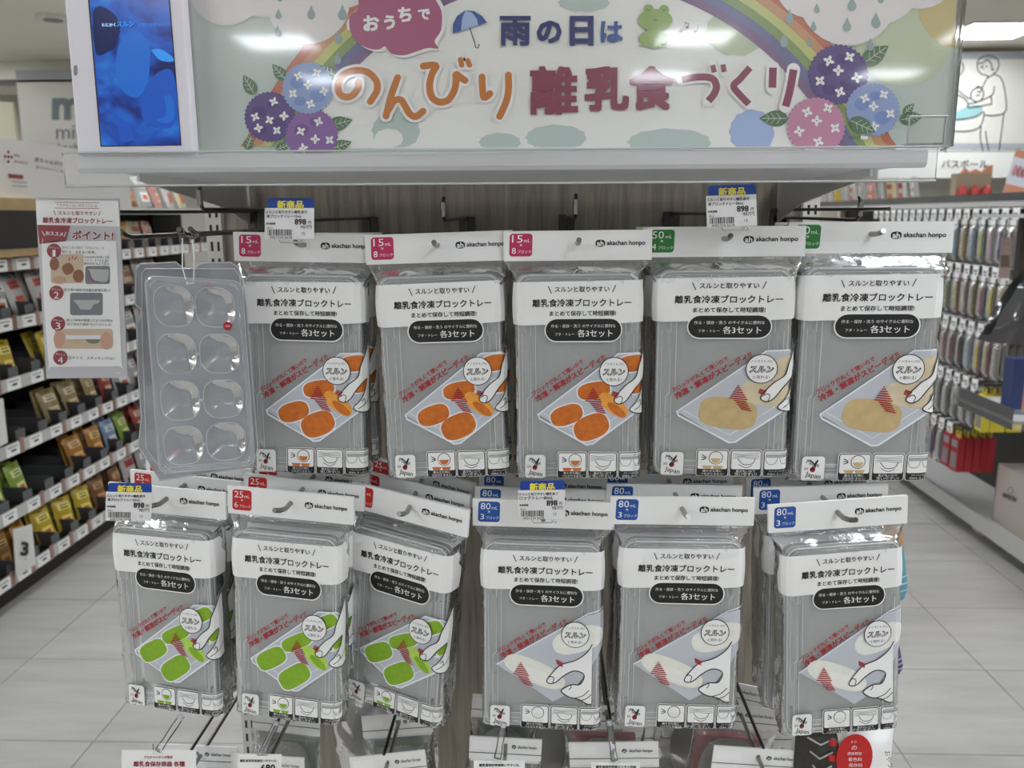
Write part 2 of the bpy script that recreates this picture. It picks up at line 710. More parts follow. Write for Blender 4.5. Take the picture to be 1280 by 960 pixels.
# =================================================================== LEFT AISLE SHELVING
mat('shelf_white', 'cfcdc8', .4)
mat('shelf_dark', '231e1b', .7)
mat('divider_grey', '5b5b5d', .5)
mat('rail_white', 'bdbbb7', .35)
mat('toffee', '7a5a48', .5)
mat('sticker_red', '8c3a36', .5)
mat('sticker_pink', '9c7a6e', .5)
XL = -2.0
SZ = [.115, .355, .60, .845, 1.07, 1.29]
unit = empty('shelving_unit', (XL - .25, 4.6, 0), 'long dark-backed shelving unit full of food pouches along the left aisle', 'shelving')


def U(mbx, name, par=unit):
    o = mbx.build(name, par)
    o.location = -Vector(unit.location) if par is unit else (0, 0, 0)
    return o


mb = MB()
mb.box(XL - .52, XL - .5, 1.9, 6.0, 0, 1.5, 'shelf_dark')
U(mb, 'back_panel')
mb = MB()
mb.box(XL - .5, XL - .04, 1.9, 6.0, 0, .07, 'shelf_dark')
U(mb, 'plinth')
for yy in (1.9, 3.1, 4.3, 5.5):
    mb = MB()
    mb.box(XL - .5, XL - .47, yy - .02, yy + .02, .07, 1.6, 'shelf_dark')
    U(mb, 'upright')
for k, z in enumerate(SZ):
    mb = MB()
    mb.box(XL - .5, XL - .006, 1.9, 6.0, z - .025, z, 'shelf_dark')
    sh = U(mb, 'shelf_board')
    mb = MB()
    mb.box(XL - .006, XL, 1.9, 6.0, z - .035, z + .012, 'rail_white')
    rl = mb.build('price_rail', sh)
    # tickets on the rail, dividers on the board: small repeated pieces
    mt = MB()
    y = 2.45 + .1 * random.random()
    while y < 5.9:
        mt.box(XL, XL + .003, y, y + .085, z - .034, z + .010, 'white_card')
        mt.box(XL + .003, XL + .0035, y + .01, y + .07, z - .002, z + .003, 'grey_ink')
        mt.box(XL + .003, XL + .0035, y + .03, y + .06, z - .018, z - .010, 'black_ink')
        if random.random() < .75:
            mt.box(XL, XL + .004, y + .087, y + .112, z - .036, z + .022, random.choice(['sticker_pink', 'sticker_pink', 'toffee']))
        y += .13 + .03 * random.random()
    tag(mt.build('price_ticket', sh), kind='stuff')
    md = MB()
    y = 2.4
    while y < 5.9:
        md.box(XL - .3, XL - .01, y, y + .003, z, z + .06, 'divider_grey')
        md.box(XL - .012, XL - .008, y - .03, y + .03, z, z + .05, 'divider_grey')
        y += .15
    tag(md.build('divider', sh), kind='stuff')

# pouches
mat('foil_dark', '3a2a24', .3)


def pouch_mesh(name, col, col2, wd=.105, h=.145, dp=.028, shiny=.28):
    ma = mat('pouch_' + name, ''.join('%02x' % int(int(col[i:i + 2], 16) * .88) for i in (0, 2, 4)), shiny, noise_amt=.12, noise_scale=30, bump=.25)  # base colour darkened to paint in the shade of the deep shelves
    mbb = mat('pouch2_' + name, col2, .35)
    mb = MB()
    n = 10

    def f(sg):
        def fn(u, v):
            e = (1 - (2 * u - 1) ** 4) * (1 - (2 * v - 1) ** 4)
            return (0 + sg * dp / 2 * e, (u - .5) * wd * (1 - .05 * math.sin(v * math.pi)), v * h)
        return fn
    mb.grid(n, n, f(1), ma)
    mb.grid(n, n, f(-1), ma)

    def patch(u0, u1, v0, v1, m_, k=1.0):
        def fn(u, v):
            U_, V_ = u0 + (u1 - u0) * u, v0 + (v1 - v0) * v
            e = (1 - (2 * U_ - 1) ** 4) * (1 - (2 * V_ - 1) ** 4)
            return (dp / 2 * e + .0012 * k, (U_ - .5) * wd, V_ * h)
        mb.grid(5, 5, fn, m_)
    patch(.18, .82, .62, .82, mbb)
    patch(.25, .75, .15, .45, mbb)
    patch(.3, .7, .66, .70, 'black_ink', 1.6)
    patch(.3, .7, .75, .78, 'black_ink', 1.6)
    patch(.38, .62, .90, .93, 'foil_dark', 1.6)
    patch(.35, .65, .22, .36, mat('pouch3_' + name, 'c86a3a' if col2 != 'c86a3a' else 'ffffff', .4), 1.6)
    return mb.mesh('food_pouch')


PC = {'yellow': ('d8b92a', 'f0e27a'), 'orange': ('c98a35', 'e8c07c'), 'green': ('8a9a3a', 'c3cf7a'), 'lime': ('9fb84a', 'dfe8a0'),
      'blue': ('93a8c8', 'dfe6f0'), 'pink': ('c98f82', 'e8c8c0'), 'silver': ('b8b6b2', 'e8e6e2'), 'red': ('a83a30', 'e0c0a8'),
      'tan': ('a8905a', 'd8c8a0'), 'brown': ('8a5a34', 'c89a6a'), 'white': ('cfcac4', 'b8423a'), 'cream': ('cdbf9c', 'b06a4a')}
PM = {k: pouch_mesh(k, *v) for k, v in PC.items()}
PW = {k: pouch_mesh(k, *v, wd=.13, h=.17, dp=.035) for k, v in PC.items()}
# colours from the near end towards the back, shelf by shelf (bottom first); '-' leaves a gap
LAY = [
    ['-', '-', 'green', 'orange', 'orange', 'yellow', 'yellow', 'yellow', 'brown', 'brown', 'white', 'silver', 'silver', 'red', 'silver', 'cream'],
    ['-', 'blue', 'lime', 'lime', 'lime', '-', '-', 'orange', 'orange', 'blue', 'lime', 'red', 'silver', 'silver', 'white', 'silver'],
    ['-', '-', 'pink', 'orange', '-', '-', 'tan', 'tan', 'tan', 'red', 'silver', 'silver', 'white', 'pink', 'silver', 'white'],
    ['-', '-', 'tan', 'yellow', 'yellow', '-', 'yellow', 'silver', 'white', 'orange', 'white', 'silver', 'white', 'pink', 'silver', 'white'],
    ['silver', 'silver', 'silver', 'silver', '-', 'silver', 'silver', 'white', 'white', 'silver', 'cream', 'white', 'red', 'cream', 'silver', 'white'],
    ['white', 'silver', 'red', 'red', 'brown', 'red', 'orange', 'cream', 'white', 'orange', 'red', 'cream', 'red', 'orange', 'cream', 'pink'],
]
nth = 0
for k, z in enumerate(SZ):
    cnt = 0
    for j, cn in enumerate(LAY[k]):
        if cn == '-':
            continue
        y = 2.52 + j * .15 + .075 - (.3 if k > 3 else 0)
        cnt += 1
        big = cn in ('silver', 'white')
        for q in range(2):
            o = link('food_pouch', (PW if big else PM)[cn], None, (XL - .065 - q * .042 + .008 * random.random(), y + .012 * random.uniform(-1, 1), z + .001))
            o.rotation_euler = (rad(random.uniform(-5, 5)), rad(-14 + random.uniform(-4, 4)), rad(random.uniform(-14, 8)))
            tag(o, '%s food pouch, %s left shelf from floor, %s along, %s' % (cn, ORD[k], ORD[min(cnt - 1, 19)], 'front' if q == 0 else 'behind'),
                'food pouch', 'food pouches on the left aisle shelving')

# top display of the left unit
mat('kindest_board', 'd6d2cd', .5)
mb = MB()
p0, p1 = PX(-60, 168, XL), PX(160, 203, XL)
ztop0, ztop1 = p0.z, p1.z
mb.prism([(XL, p0.y, 1.50), (XL, p1.y, 1.50), (XL, p1.y, 1.745), (XL, p0.y, 1.745)], (-.012, 0, 0), 'kindest_board')
kb = mb.build('shelf_header_board')
tag(kb, 'light grey header board with red dot logo above the left aisle pouches', 'sign')
a = Art(wall_map(XL, .0015))
for dx, dy in ((0, 0), (0, -6), (0, 6), (-4, -.5), (4, .5)):
    a.ell(10.5 + dx, 196 + dy, 1.6, 2, 'sticker_red', 2, n=10)
a.text('the', 21, 194, 8, 'sticker_red', 2, rot=-8)
a.text('kindest', 26.5, 202.5, 17, 'sticker_red', 2, rot=-8)
a.text('赤ちゃんから', 61, 202, 36, 'mural_ink', 2, rot=-10, bold=.01)
a.text('選べたながぐらし食', 62, 211.5, 35, 'mural_ink', 2, rot=-10)
a.poly([(10, 217), (29, 219), (29, 224), (11, 222.5)], 'sticker_red', 2)
for yy in (227, 232):
    a.stroke([(15, yy), (34, yy + 1.5)], 1, 'grey_ink', 2)
a.build('lettering', kb)
mat('crate_wood', 'b09468', .6, noise_amt=.2)
ds = empty('display_box', (XL + .03, 2.75, 1.31), 'tan cardboard display box with dark window on top left shelf', 'display box')
mb = MB()
p = PX(58, 232, XL + .03)
mb.box(-.2, .02, .2, .62, .0, .215, 'crate_wood')
mb.build('carton', ds)
mb = MB()
mb.box(.021, .026, .25, .57, .03, .17, 'shelf_dark')
mb.build('window', ds)
for i in range(9):
    y = 3.75 + i * .16
    cn = ['cream', 'silver', 'silver', 'white', 'brown', 'silver', 'pink', 'white', 'cream'][i]
    o = link('food_pouch', PW[cn], None, (XL - .08, y, 1.505))
    o.rotation_euler = (0, rad(-20), rad(random.uniform(-10, 10)))
    tag(o, '%s pouch on the topmost left shelf, %s along it' % (cn, ORD[i]), 'food pouch', 'food pouches on the topmost left shelf')
mb = MB()
mb.box(XL - .5, XL, 1.9, 6.0, 1.47, 1.5, 'shelf_white')
U(mb, 'top_shelf')
# price cards with figure 3
mat('card_edge', 'd9d7d2', .5)
for nm, (x0, y0, x1, y1), X in (('numeral', (17, 658, 42, 715), XL + .02),):
    mb = MB()
    pts = [PX(17, 662, X), PX(40, 655, X), PX(45, 705, X), PX(21, 722, X)]
    mb.prism(pts, (-.004, 0, 0), 'card_edge')
    o = mb.build('shelf_card')
    tag(o, 'white card with a black figure 3 standing at the bottom left shelf', 'card')
    a = Art(wall_map(X, .0015))
    a.text('3', 31, 686, 10, 'black_ink', 2, rot=-4, bold=.03)
    a.text('ヶ月', 31.5, 699, 4, 'black_ink', 2)
    a.build('lettering', o)
mb = MB()
X = XL + .015
pts = [PX(-12, 500, X), PX(4, 498, X), PX(10, 553, X), PX(-8, 562, X)]
mb.prism(pts, (-.004, 0, 0), 'card_edge')
o = mb.build('shelf_card')
tag(o, 'blank white card at the photo edge on the third left shelf', 'card')

# =================================================================== RIGHT AISLE
XR = 1.85
XBK = 2.28
unit2 = empty('hook_wall_unit', (XBK, 4.6, 0), 'dark pegboard wall unit with rows of hanging utensils along the right aisle', 'shelving')
unit_back = unit


def U2(mbx, name):
    o = mbx.build(name, unit2)
    o.location = -Vector(unit2.location)
    return o


mat('peg_dark', '34302e', .6)
mb = MB()
mb.box(XBK, XBK + .02, 3.3, 6.6, .1, 1.50, 'peg_dark')
U2(mb, 'back_panel')
mb = MB()
mb.box(1.98, 2.6, 2.4, 6.1, .065, .10, 'shelf_white')
U2(mb, 'base_shelf')
mb = MB()
mb.box(1.965, 1.985, 2.4, 6.1, .055, .125, 'rail_white')
U2(mb, 'base_rail')
mb = MB()
mb.box(2.05, 2.5, 2.4, 6.1, .0, .02, 'shelf_dark')  # dark slab painting in the shade beneath the base shelf
U2(mb, 'painted_shade_slab')
for y in (2.9, 3.78, 5.2):
    mb = MB()
    pts = [(2.03 + .026 * math.cos(q * .524), y, .027 + .026 * math.sin(q * .524)) for q in range(12)]
    mb.prism(pts, (0, .02, 0), 'cream_panel')
    mb.prism([(p_[0], p_[1] + .035, p_[2]) for p_ in pts], (0, .02, 0), 'cream_panel')
    mb.box(2.015, 2.045, y, y + .055, .045, .068, 'cream_panel')
    U2(mb, 'caster')
mb = MB()
mb.box(1.93, XBK, 3.3, 6.6, 1.485, 1.50, 'shelf_white')
U2(mb, 'shelf_board')
mb = MB()
mb.box(1.915, 1.93, 3.3, 6.6, 1.478, 1.502, 'rail_white')
mb.box(1.913, 1.915, 3.3, 6.6, 1.502, 1.535, 'clear_rail')
U2(mb, 'price_rail')
mb = MB()
mb.box(2.24, 2.28, 6.6, 6.64, .1, 1.5, 'cream_panel')
mb.box(2.24, 2.28, 3.27, 3.3, .1, 1.5, 'peg_dark')
U2(mb, 'upright')

RZ = [1.44, 1.205, .97, .735, .505]
COLS = {'white': 'cfcbc8', 'yellow': 'd6c43c', 'skyblue': '86a9c4', 'mustard': 'a8923a', 'lime': 'b3bf5a', 'pink': 'b98aa0', 'violet': '4a4080',
        'black': '2c2a2c', 'green': '7a8f4a', 'cream': 'c9bfa0', 'rose': 'b06070', 'olive': '8f8a50', 'red': '9c2430', 'teal': '5a9aa8',
        'maroon': '5f2438', 'blue': '3f6fa8', 'grey': '8c8c90', 'purple': '7a5a90', 'tan': 'b09a68', 'silver': 'a8a8ac'}
bm_cache = {}


def blister(c1, c2, box=False):
    k = (c1, c2, box)
    if k in bm_cache:
        return bm_cache[k]
    m1 = mat('utensil_' + c1, COLS[c1], .35)
    dk = lambda c_: ''.join('%02x' % int(int(c_[i:i + 2], 16) * .6) for i in (0, 2, 4))
    m2 = mat('utensil_' + c2, COLS[c2], .35)
    mb = MB()
    # local: faces -X, hangs down from z=0, width along y
    if box:
        mb.box(0, .03, -.032, .032, -.185, -.03, m1)
        for k_ in range(4):
            mb.box(-.0015, 0, -.022 + .012 * k_, -.014 + .012 * k_, -.17, -.10, 'grey_ink')
        mb.box(-.0015, 0, -.022, .022, -.075, -.045, m2)
        pts = [(.012, -.02, -.03), (.012, .02, -.03), (.012, .02, .0), (.012, .008, .0), (.012, .008, -.018), (.012, -.008, -.018), (.012, -.008, 0), (.012, -.02, 0)]
        mb.prism(pts, (.003, 0, 0), mat('utensil_yellow', COLS['yellow'], .35))
    else:
        mb.box(.004, .006, -.027, .027, -.19, .008, mat('blister_card_' + c2, dk(COLS[c2]), .5, noise_amt=.3, noise_scale=90))
        mb.grid(6, 12, lambda u, v: (.004 - .014 * (1 - (2 * u - 1) ** 4) * (1 - (2 * v - 1) ** 6), -.025 + .05 * u, -.185 + .15 * v), 'pouch_film')
        mb.tube([(-.001, -.008, -.165), (-.002, -.007, -.15), (-.003, -.006, -.11), (-.002, -.007, -.075), (-.001, -.008, -.055)], [.003, .0065, .0055, .004, .0055], m1)
        mb.tube([(-.001, .009, -.17), (-.002, .009, -.15), (-.003, .009, -.11), (-.002, .009, -.08), (-.001, .009, -.06), (-.001, .009, -.045)], [.0035, .006, .0055, .0035, .007, .002], m1 if c1 != 'black' else m2)
        mb.box(.002, .004, -.02, .02, -.03, -.008, 'white_card')
    me = mb.mesh('blister_pack')
    bm_cache[k] = me
    return me


mb = MB()
mb.tube([(XBK - XR, 0, 0), (0.0, 0, 0)], .0025, 'chrome', 6)
mb.tube([(XBK - XR, 0, .03), (-.012, 0, .03), (-.015, 0, .02)], .002, 'chrome', 6)
rod_me = mb.mesh('rod')
mb = MB()
mb.box(-.020, -.017, -.022, .022, -.012, .032, 'white_card')
mb.box(-.0205, -.020, -.015, .015, .004, .014, 'grey_ink')
mb.box(-.0205, -.020, -.015, .006, -.006, -.001, 'black_ink')
tk_me = mb.mesh('price_ticket')
RW = [
    [('black', 'black'), ('maroon', 'white'), ('violet', 'white'), ('pink', 'white'), ('lime', 'silver'), ('skyblue', 'silver'), ('mustard', 'tan'), ('skyblue', 'white'), ('yellow', 'white'), ('white', 'rose'),
     ('silver', 'white'), ('white', 'pink'), ('yellow', 'red'), ('silver', 'white'), ('skyblue', 'white'), ('rose', 'white'), ('white', 'teal'), ('silver', 'rose'), ('white', 'red')],
    [('purple', 'mustard'), ('tan', 'cream'), ('yellow', 'tan'), ('rose', 'silver'), ('olive', 'olive'), ('cream', 'pink'), ('lime', 'rose'), ('green', 'silver'), ('white', 'green'), ('lime', 'white')],
    [('grey', 'cream'), ('tan', 'rose'), ('yellow', 'pink'), ('skyblue', 'white'), ('maroon', 'black'), ('red', 'grey'), ('rose', 'silver'), ('teal', 'silver'), ('teal', 'grey'), ('silver', 'grey')],
    [('yellow', 'olive', 1), ('silver', 'grey'), ('silver', 'silver'), ('grey', 'silver'), ('silver', 'grey'), ('grey', 'grey'), ('black', 'silver'), ('grey', 'grey'), ('silver', 'grey')],
    [('red', 'grey', 1), ('red', 'grey', 1), ('silver', 'grey'), ('blue', 'rose'), ('white', 'red'), ('lime', 'green'), ('yellow', 'silver'), ('blue', 'green'), ('blue', 'teal')],
]
for r_, z in enumerate(RZ):
    ystart = [3.42, 3.45, 3.52, 3.60, 3.78][r_]
    st = .078
    for j, spec in enumerate(RW[r_]):
        y = ystart + j * st
        wn = 'right aisle row %s from top, %s from near end' % (ORD[r_], ORD[j])
        t = empty('display_hook', (XR, y, z), 'price hook, ' + wn, 'hook', 'hooks on the right aisle wall')
        link('rod', rod_me, t)
        link('price_ticket', tk_me, t)
        box = len(spec) == 3
        me = blister(spec[0], spec[1], box)
        nq = 5 if j == 0 else 2
        for q in range(nq):
            o = link('boxed_utensils' if box else 'blister_pack', me, None, (XR + .012 + q * (.034 if box else .03), y, z - .006))
            o.rotation_euler = (rad(random.uniform(-2, 2)), 0, rad(random.uniform(-6, 6)))
            tag(o, '%s %s, %s, %s' % (spec[0], 'utensil box' if box else 'utensil pack', wn, ['front', 'second', 'third', 'fourth', 'fifth'][q]),
                'boxed utensils' if box else 'blister pack', 'hanging utensil packs on the right aisle wall')

# things on top of the right unit
mat('toy_red', 'a82a24', .35, bump=.3)
mat('toy_brown', '8a7a64', .5)
mat('toy_orange', 'b87a5c', .5, noise_amt=.2)
t = empty('toy_box', P(1217, 258, 4.4), 'red and brown toy package standing on the right upper shelf', 'toy package')
mb = MB()
mb.box(-.09, .08, .01, .07, -.01, .16, 'toy_brown')
mb.prism([(-.07, .01, .16), (-.05, .01, .185), (-.03, .01, .165), (0, .01, .18), (.03, .01, .165), (.055, .01, .19), (.08, .01, .2), (.08, .01, .16)], (0, .02, 0), 'toy_orange')
mb.build('carton', t)
for sx in (-.06, 0.0, .055):
    mb = MB()
    mb.grid(10, 8, lambda u, v: (sx + .028 * math.cos(2 * math.pi * u) * math.sin(math.pi * v), .0 - .02 * math.sin(2 * math.pi * u) * math.sin(math.pi * v), .05 + .055 * math.cos(math.pi * v)), 'toy_red')
    mb.build('blister', t)
t = empty('toy_card_pack', P(1262, 262, 4.1), 'tall leaning blister card of small pink figures on right shelf', 'toy package', rot=(rad(-6), rad(14), 0))
mb = MB()
mb.box(-.05, .05, 0, .004, 0, .27, 'tray_photo')
mb.box(-.05, .05, -.001, 0.002, .235, .27, 'toy_orange')
mb.box(-.05, .05, -.001, 0.002, 0, .11, 'toy_orange')
mb.build('card', t)
for i in range(4):
    mb = MB()
    mb.grid(8, 6, lambda u, v: (-.033 + .022 * i + .009 * math.cos(2 * math.pi * u) * math.sin(math.pi * v), -.008 - .009 * math.sin(2 * math.pi * u) * math.sin(math.pi * v), .175 + .026 * math.cos(math.pi * v)), mat('fig_pink', 'b87880', .4))
    mb.build('figure', t)
for i in range(12):
    y = 4.7 + i * .15
    cn = ['silver', 'white', 'cream', 'silver', 'pink', 'silver', 'white', 'silver', 'yellow', 'white', 'silver', 'red'][i]
    o = link('toy_packet', PM[cn], None, (1.99, y, 1.501))
    o.rotation_euler = (0, rad(10), rad(180 + random.uniform(-25, 5)))
    tag(o, 'small %s packet on the upper right shelf, %s along behind the toy box' % (cn, ORD[i]), 'packet', 'small packets on the upper right shelf')
# hanging strip poster on right
mb = MB()
pts = [P(1252, 297, 3.2), P(1266, 297, 3.2), P(1262, 348, 3.2), P(1248, 348, 3.2)]
mat('strip_pink', 'c9b0a8', .5)
mb.prism(pts, (0, .002, 0), 'strip_pink')
o = mb.build('strip_card')
tag(o, 'narrow pink card strip hanging in front of the top utensil row', 'card')
a = Art(plane_map(3.2, .001))
a.rect(1251, 319, 1262, 334, 'toy_brown', 2)
a.text('ベビー', 1259, 305, 7, 'sticker_red', 2)
a.build('print', o)
# foreground fixture on the right edge
mat('black_bag', '3c3c3c', .12, bump=.5, noise_scale=9, coat=.5)
mb = MB()
base = P(1256, 420, 2.7)


def bagf(u, v):
    q0 = Vector((1.405 + .32 * u + .10 * (1 - v) * (1 - u) * 0, 2.7, 0))
    x = 1.40 + .30 * u + .14 * v ** 1.3 * (1 - u)
    z = 1.055 + .24 * v - .03 * u
    n_ = noise.noise(Vector((x * 14, z * 14, 1.3)))
    return (x, 2.72 + .035 * n_ - .05 * math.sin(math.pi * u) * math.sin(math.pi * v), z)


mb.grid(24, 20, bagf, 'black_bag')
mb.grid(24, 20, lambda u, v: (lambda p_: (p_[0], p_[1] + .05 + .05 * math.sin(math.pi * u) * math.sin(math.pi * v), p_[2]))(bagf(u, v)), 'black_bag')
o = mb.build('plastic_bag')
tag(o, 'crinkled glossy dark plastic bag hanging at the right photo edge', 'bag')
t = empty('side_fixture', (1.7, 2.9, 0), 'narrow clear shelf fixture at the right photo edge above the carton', 'shelf fixture')
mb = MB()
zz = P(1262, 530, 2.8).z
mb.box(-.14, .35, -.1, .3, zz, zz + .008, 'rail_white')
mb.build('shelf_board', t)
mb = MB()
mb.box(-.144, -.14, -.1, .3, zz - .02, zz + .05, 'clear_rail')
mb.box(-.14, .35, -.104, -.10, zz - .02, zz + .05, 'clear_rail')
mb.build('front_guard', t)
mb = MB()
mb.box(.30, .33, .2, .23, .1, 1.9, 'peg_dark')
mb.build('post', t)
mat('navy_pack', '2c3a66', .4)
mb = MB()
mb.box(-.10, .2, .0, .06, zz + .009, zz + .20, 'navy_pack')
mb.box(-.06, .2, -.002, .0, zz + .02, zz + .14, 'toy_orange')
o = mb.build('navy_box', None, (1.7, 2.9, 0))
tag(o, 'navy blue box with a beige picture at the right photo edge', 'box')
mb = MB()
zz2 = P(1262, 212 + 58, 2.9).z
mb.box(1.56, 2.0, 2.85, 3.2, zz2 - .006, zz2 + .006, 'rail_white')
mb.box(1.66, 1.69, 3.05, 3.08, zz2 - .35, zz2 - .006, 'peg_dark')
o = mb.build('upper_side_shelf')
tag(o, 'white shelf end jutting in at the right photo edge beside utensils', 'shelf')
# carton
mat('carton_white', 'c4b9b0', .55)
t = empty('carton', (2.03, 3.0, .101), 'pale pinkish carton with round emblem on the right base shelf', 'carton')
mb = MB()
mb.box(0, .40, 0, .72, 0, .265, 'carton_white')
mb.build('box_body', t)
mb = MB()
mb.box(-.001, .001, .715, .72, .0, .265, 'grey_ink')
mb.box(-.001, .4, .355, .36, .265, .2655, 'grey_ink')
mb.build('box_seam', t)
a = Art(wall_map(2.0295, .0006, -1))
a.ring(1263, 613, 3.2, 4.2, .7, 'mural_ink', 2)
a.text('BABYBJÖRN', 1262, 622, 18, 'mural_ink', 2, rot=-24, h=9, bold=.02)
a.text('sweden', 1262, 632, 7, 'grey_ink', 2, rot=-22)
o = a.build('lettering', t)
o.location = -Vector(t.location)

# =================================================================== CENTRE GONDOLA
YP = 1.31
xl, xr = P(279, 265, YP).x, P(1001, 265, YP).x
gon = empty('display_gondola', ((xl + xr) / 2, YP, 0), 'free-standing display gondola with wood grain back panel and light grey top shelf', 'display stand')


def G(mbx, name, par=None):
    o = mbx.build(name, par or gon)
    if par is None:
        o.location = -Vector(gon.location)
    return o


mat('upright_beige', 'cfccc4', .45)
mb = MB()
mb.box(xl, xr, YP, YP + .018, .12, 1.76, 'wood_panel')
G(mb, 'back_panel')
mb = MB()
mb.box(xl - .02, xr + .02, YP - .02, YP + .4, .0, .11, 'shelf_white')
G(mb, 'plinth')
for s_, x0, x1 in ((0, xl - .024, xl), (1, xr, xr + .024)):
    mb = MB()
    mb.box(x0, x1, YP - .012, YP + .04, .0, 1.78, 'upright_beige')
    up = G(mb, 'slotted_upright')
    mb = MB()
    z = .2
    while z < 1.7:
        for xx in (x0 + .006, x0 + .016):
            mb.box(xx, xx + .0035, YP - .0126, YP - .0118, z, z + .014, 'shelf_dark')
        z += .025
    o = G(mb, 'slot', up)
    tag(o, kind='stuff')

# top shelf: light grey metal with front lip and clear price rail
mat('shelf_metal', 'e0e0e0', .28, metal=.35, spec=.6)
YS = .85
sx0, sx1 = P(96, 205, YS).x, P(1160, 195, YS).x
zt = P(675, 190, YS).z
zb = P(675, 212, YS).z
mb = MB()
prof = [(YS, zt), (YS, zb + .004), (YS + .004, zb), (YS + .015, zb), (YS + .02, zb + .004), (1.29, zb + .002), (1.29, zt - .002), (YS + .02, zt - .002), (YS + .012, zt)]
mb.prism([(sx0, y, z) for y, z in prof], (sx1 - sx0, 0, 0), 'shelf_metal')
G(mb, 'top_shelf')
for xx in (sx0 + .012, sx1 - .016):
    mb = MB()
    mb.prism([(xx, 1.31, zb + .01), (xx, 1.31, zb - .055), (xx, 1.2, zb - .03), (xx, .95, zb - .004), (xx, .95, zb + .01)], (.003, 0, 0), 'shelf_metal')
    G(mb, 'shelf_bracket')
mb = MB()
rx0, rx1 = P(80, 205, YS - .006).x, P(1171, 195, YS - .006).x
zr = P(675, 229, YS - .006).z
mb.box(rx0, rx1, YS - .008, YS - .006, zr, zt + .002, 'clear_rail')
mb.box(rx0, rx1, YS - .008, YS - .001, zr - .0012, zr, 'clear_acrylic')
mb.tube([(rx0, YS - .008, zr), (rx1, YS - .008, zr)], .0011, 'clear_grey', 6)
mb.tube([(rx0, YS - .008, zt + .002), (rx1, YS - .008, zt + .002)], .0009, 'clear_grey', 6)
G(mb, 'price_rail')

# ------------------------------------------------------------------ banner on the shelf
def board_mat():
    m = mat('banner_board', 'bcc4bd', .25, spec=.5, coat=1.0)
    nt = m.node_tree
    b = nt.nodes['Principled BSDF']
    tc = nt.nodes.new('ShaderNodeTexCoord')
    n = nt.nodes.new('ShaderNodeTexNoise')
    n.inputs['Scale'].default_value = 5
    n.inputs['Detail'].default_value = 3
    r = nt.nodes.new('ShaderNodeValToRGB')
    r.color_ramp.elements[0].position = .35
    r.color_ramp.elements[0].color = lin('b2beb6')
    r.color_ramp.elements[1].position = .7
    r.color_ramp.elements[1].color = lin('ccd2cb')
    nt.links.new(tc.outputs['Object'], n.inputs['Vector'])
    nt.links.new(n.outputs['Fac'], r.inputs[0])
    nt.links.new(r.outputs[0], b.inputs['Base Color'])


board_mat()
GL = dict(rough=.25, coat=1.0)
for nme, c_ in (('b_paper', 'e4e3dd'), ('b_cloud', 'd9d5d2'), ('b_drop', '93a3a3'), ('b_red', 'b86e56'), ('b_orange', 'c0906a'), ('b_yellow', 'bcbe78'),
                ('b_green', '829660'), ('b_blue', '6f6f94'), ('b_violet', '7b6384'), ('b_pink', 'a35a79'), ('b_magenta', '843b54'), ('b_orange_ink', 'bd7434'),
                ('b_navy', '34396c'), ('b_navy2', '3f5a94'), ('b_leaf', '54704f'), ('b_vein', 'b9c4b0'), ('b_fl_violet', '5a477e'), ('b_fl_blue', '8b9cc4'),
                ('b_fl_purple', '85609a'), ('b_fl_pink', 'bd829c'), ('b_white', 'e6e4e2'), ('b_frog', '8fa860'), ('b_sun', 'c4b47c'), ('b_mist', 'b4c2bc'),
                ('b_mist2', 'b9c2a4'), ('b_umb', '9fb2d6'), ('b_note', 'a8766a'), ('b_dark', '3c3c4a'), ('b_fl_violet2', '4a3a70'), ('b_fl_blue2', '7388bc'), ('b_fl_purple2', '6f4d86')):
    mat(nme, c_, **GL)
YBN = .885
bt = empty('promotion_banner', (P(700, 190, YBN).x, YBN, P(700, 190, YBN).z),
           'wide glossy rainy-day banner with rainbow and hydrangeas standing on the top shelf', 'banner')
mb = MB()
pts = [P(229, -120, YBN), P(1202, -120, YBN), P(1187, 184, YBN), P(229, 194, YBN)]
mb.prism(pts, (0, .006, 0), 'banner_board')
o = mb.build('board', bt)
o.location = -Vector(bt.location)
a = Art(plane_map(YBN, .00035))
# central pale paper inside the rainbow arc
cx, cy = 711, 345
ri = 372


def arc(r0, r1, m, l):
    v = []
    for k in range(61):
        an = rad(183 + 174 * k / 60)
        v.append((cx + r0 * math.cos(an), cy + r0 * math.sin(an)))
        v.append((cx + r1 * math.cos(an), cy + r1 * math.sin(an)))
    vs = [(x, min(y, 183 + (700 - x) * .0)) for x, y in v]
    a.add(vs, [(2 * i, 2 * i + 1, 2 * i + 3, 2 * i + 2) for i in range(60)], m, l)


p = [(cx + ri * math.cos(rad(180 + 180 * k / 60)), cy + ri * math.sin(rad(180 + 180 * k / 60))) for k in range(61)]
p = [(x, y) for x, y in p if y < 186] 
p = [(p[0][0], 186)] + p + [(p[-1][0], 184)]
a.poly(p, 'b_paper', 1)
for k, m_ in enumerate(('b_violet', 'b_blue', 'b_green', 'b_yellow', 'b_orange', 'b_red')):
    arc(ri + 11 * k, ri + 11 * (k + 1), m_, 2 + k * .1)
# watercolour blots
for kb_, (x, y, rx, ry, m_) in enumerate(((495, 163, 30, 24, 'b_mist'), (486, 173, 18, 12, 'b_paper'), (625, 178, 26, 12, 'b_mist'), (695, 172, 38, 16, 'b_mist'), (837, 178, 52, 17, 'b_mist'),
                         (940, 165, 28, 28, 'b_umb'), (730, 3, 32, 12, 'b_mist'), (920, 40, 38, 30, 'b_mist2'))):
    pp = [(x + rx * math.cos(k * .2094) * (1 + .05 * math.sin(3 * k)), min(184, y + ry * math.sin(k * .2094) * (1 + .05 * math.cos(2 * k)))) for k in range(30)]
    a.poly(pp, m_, 1.25 + .07 * kb_)
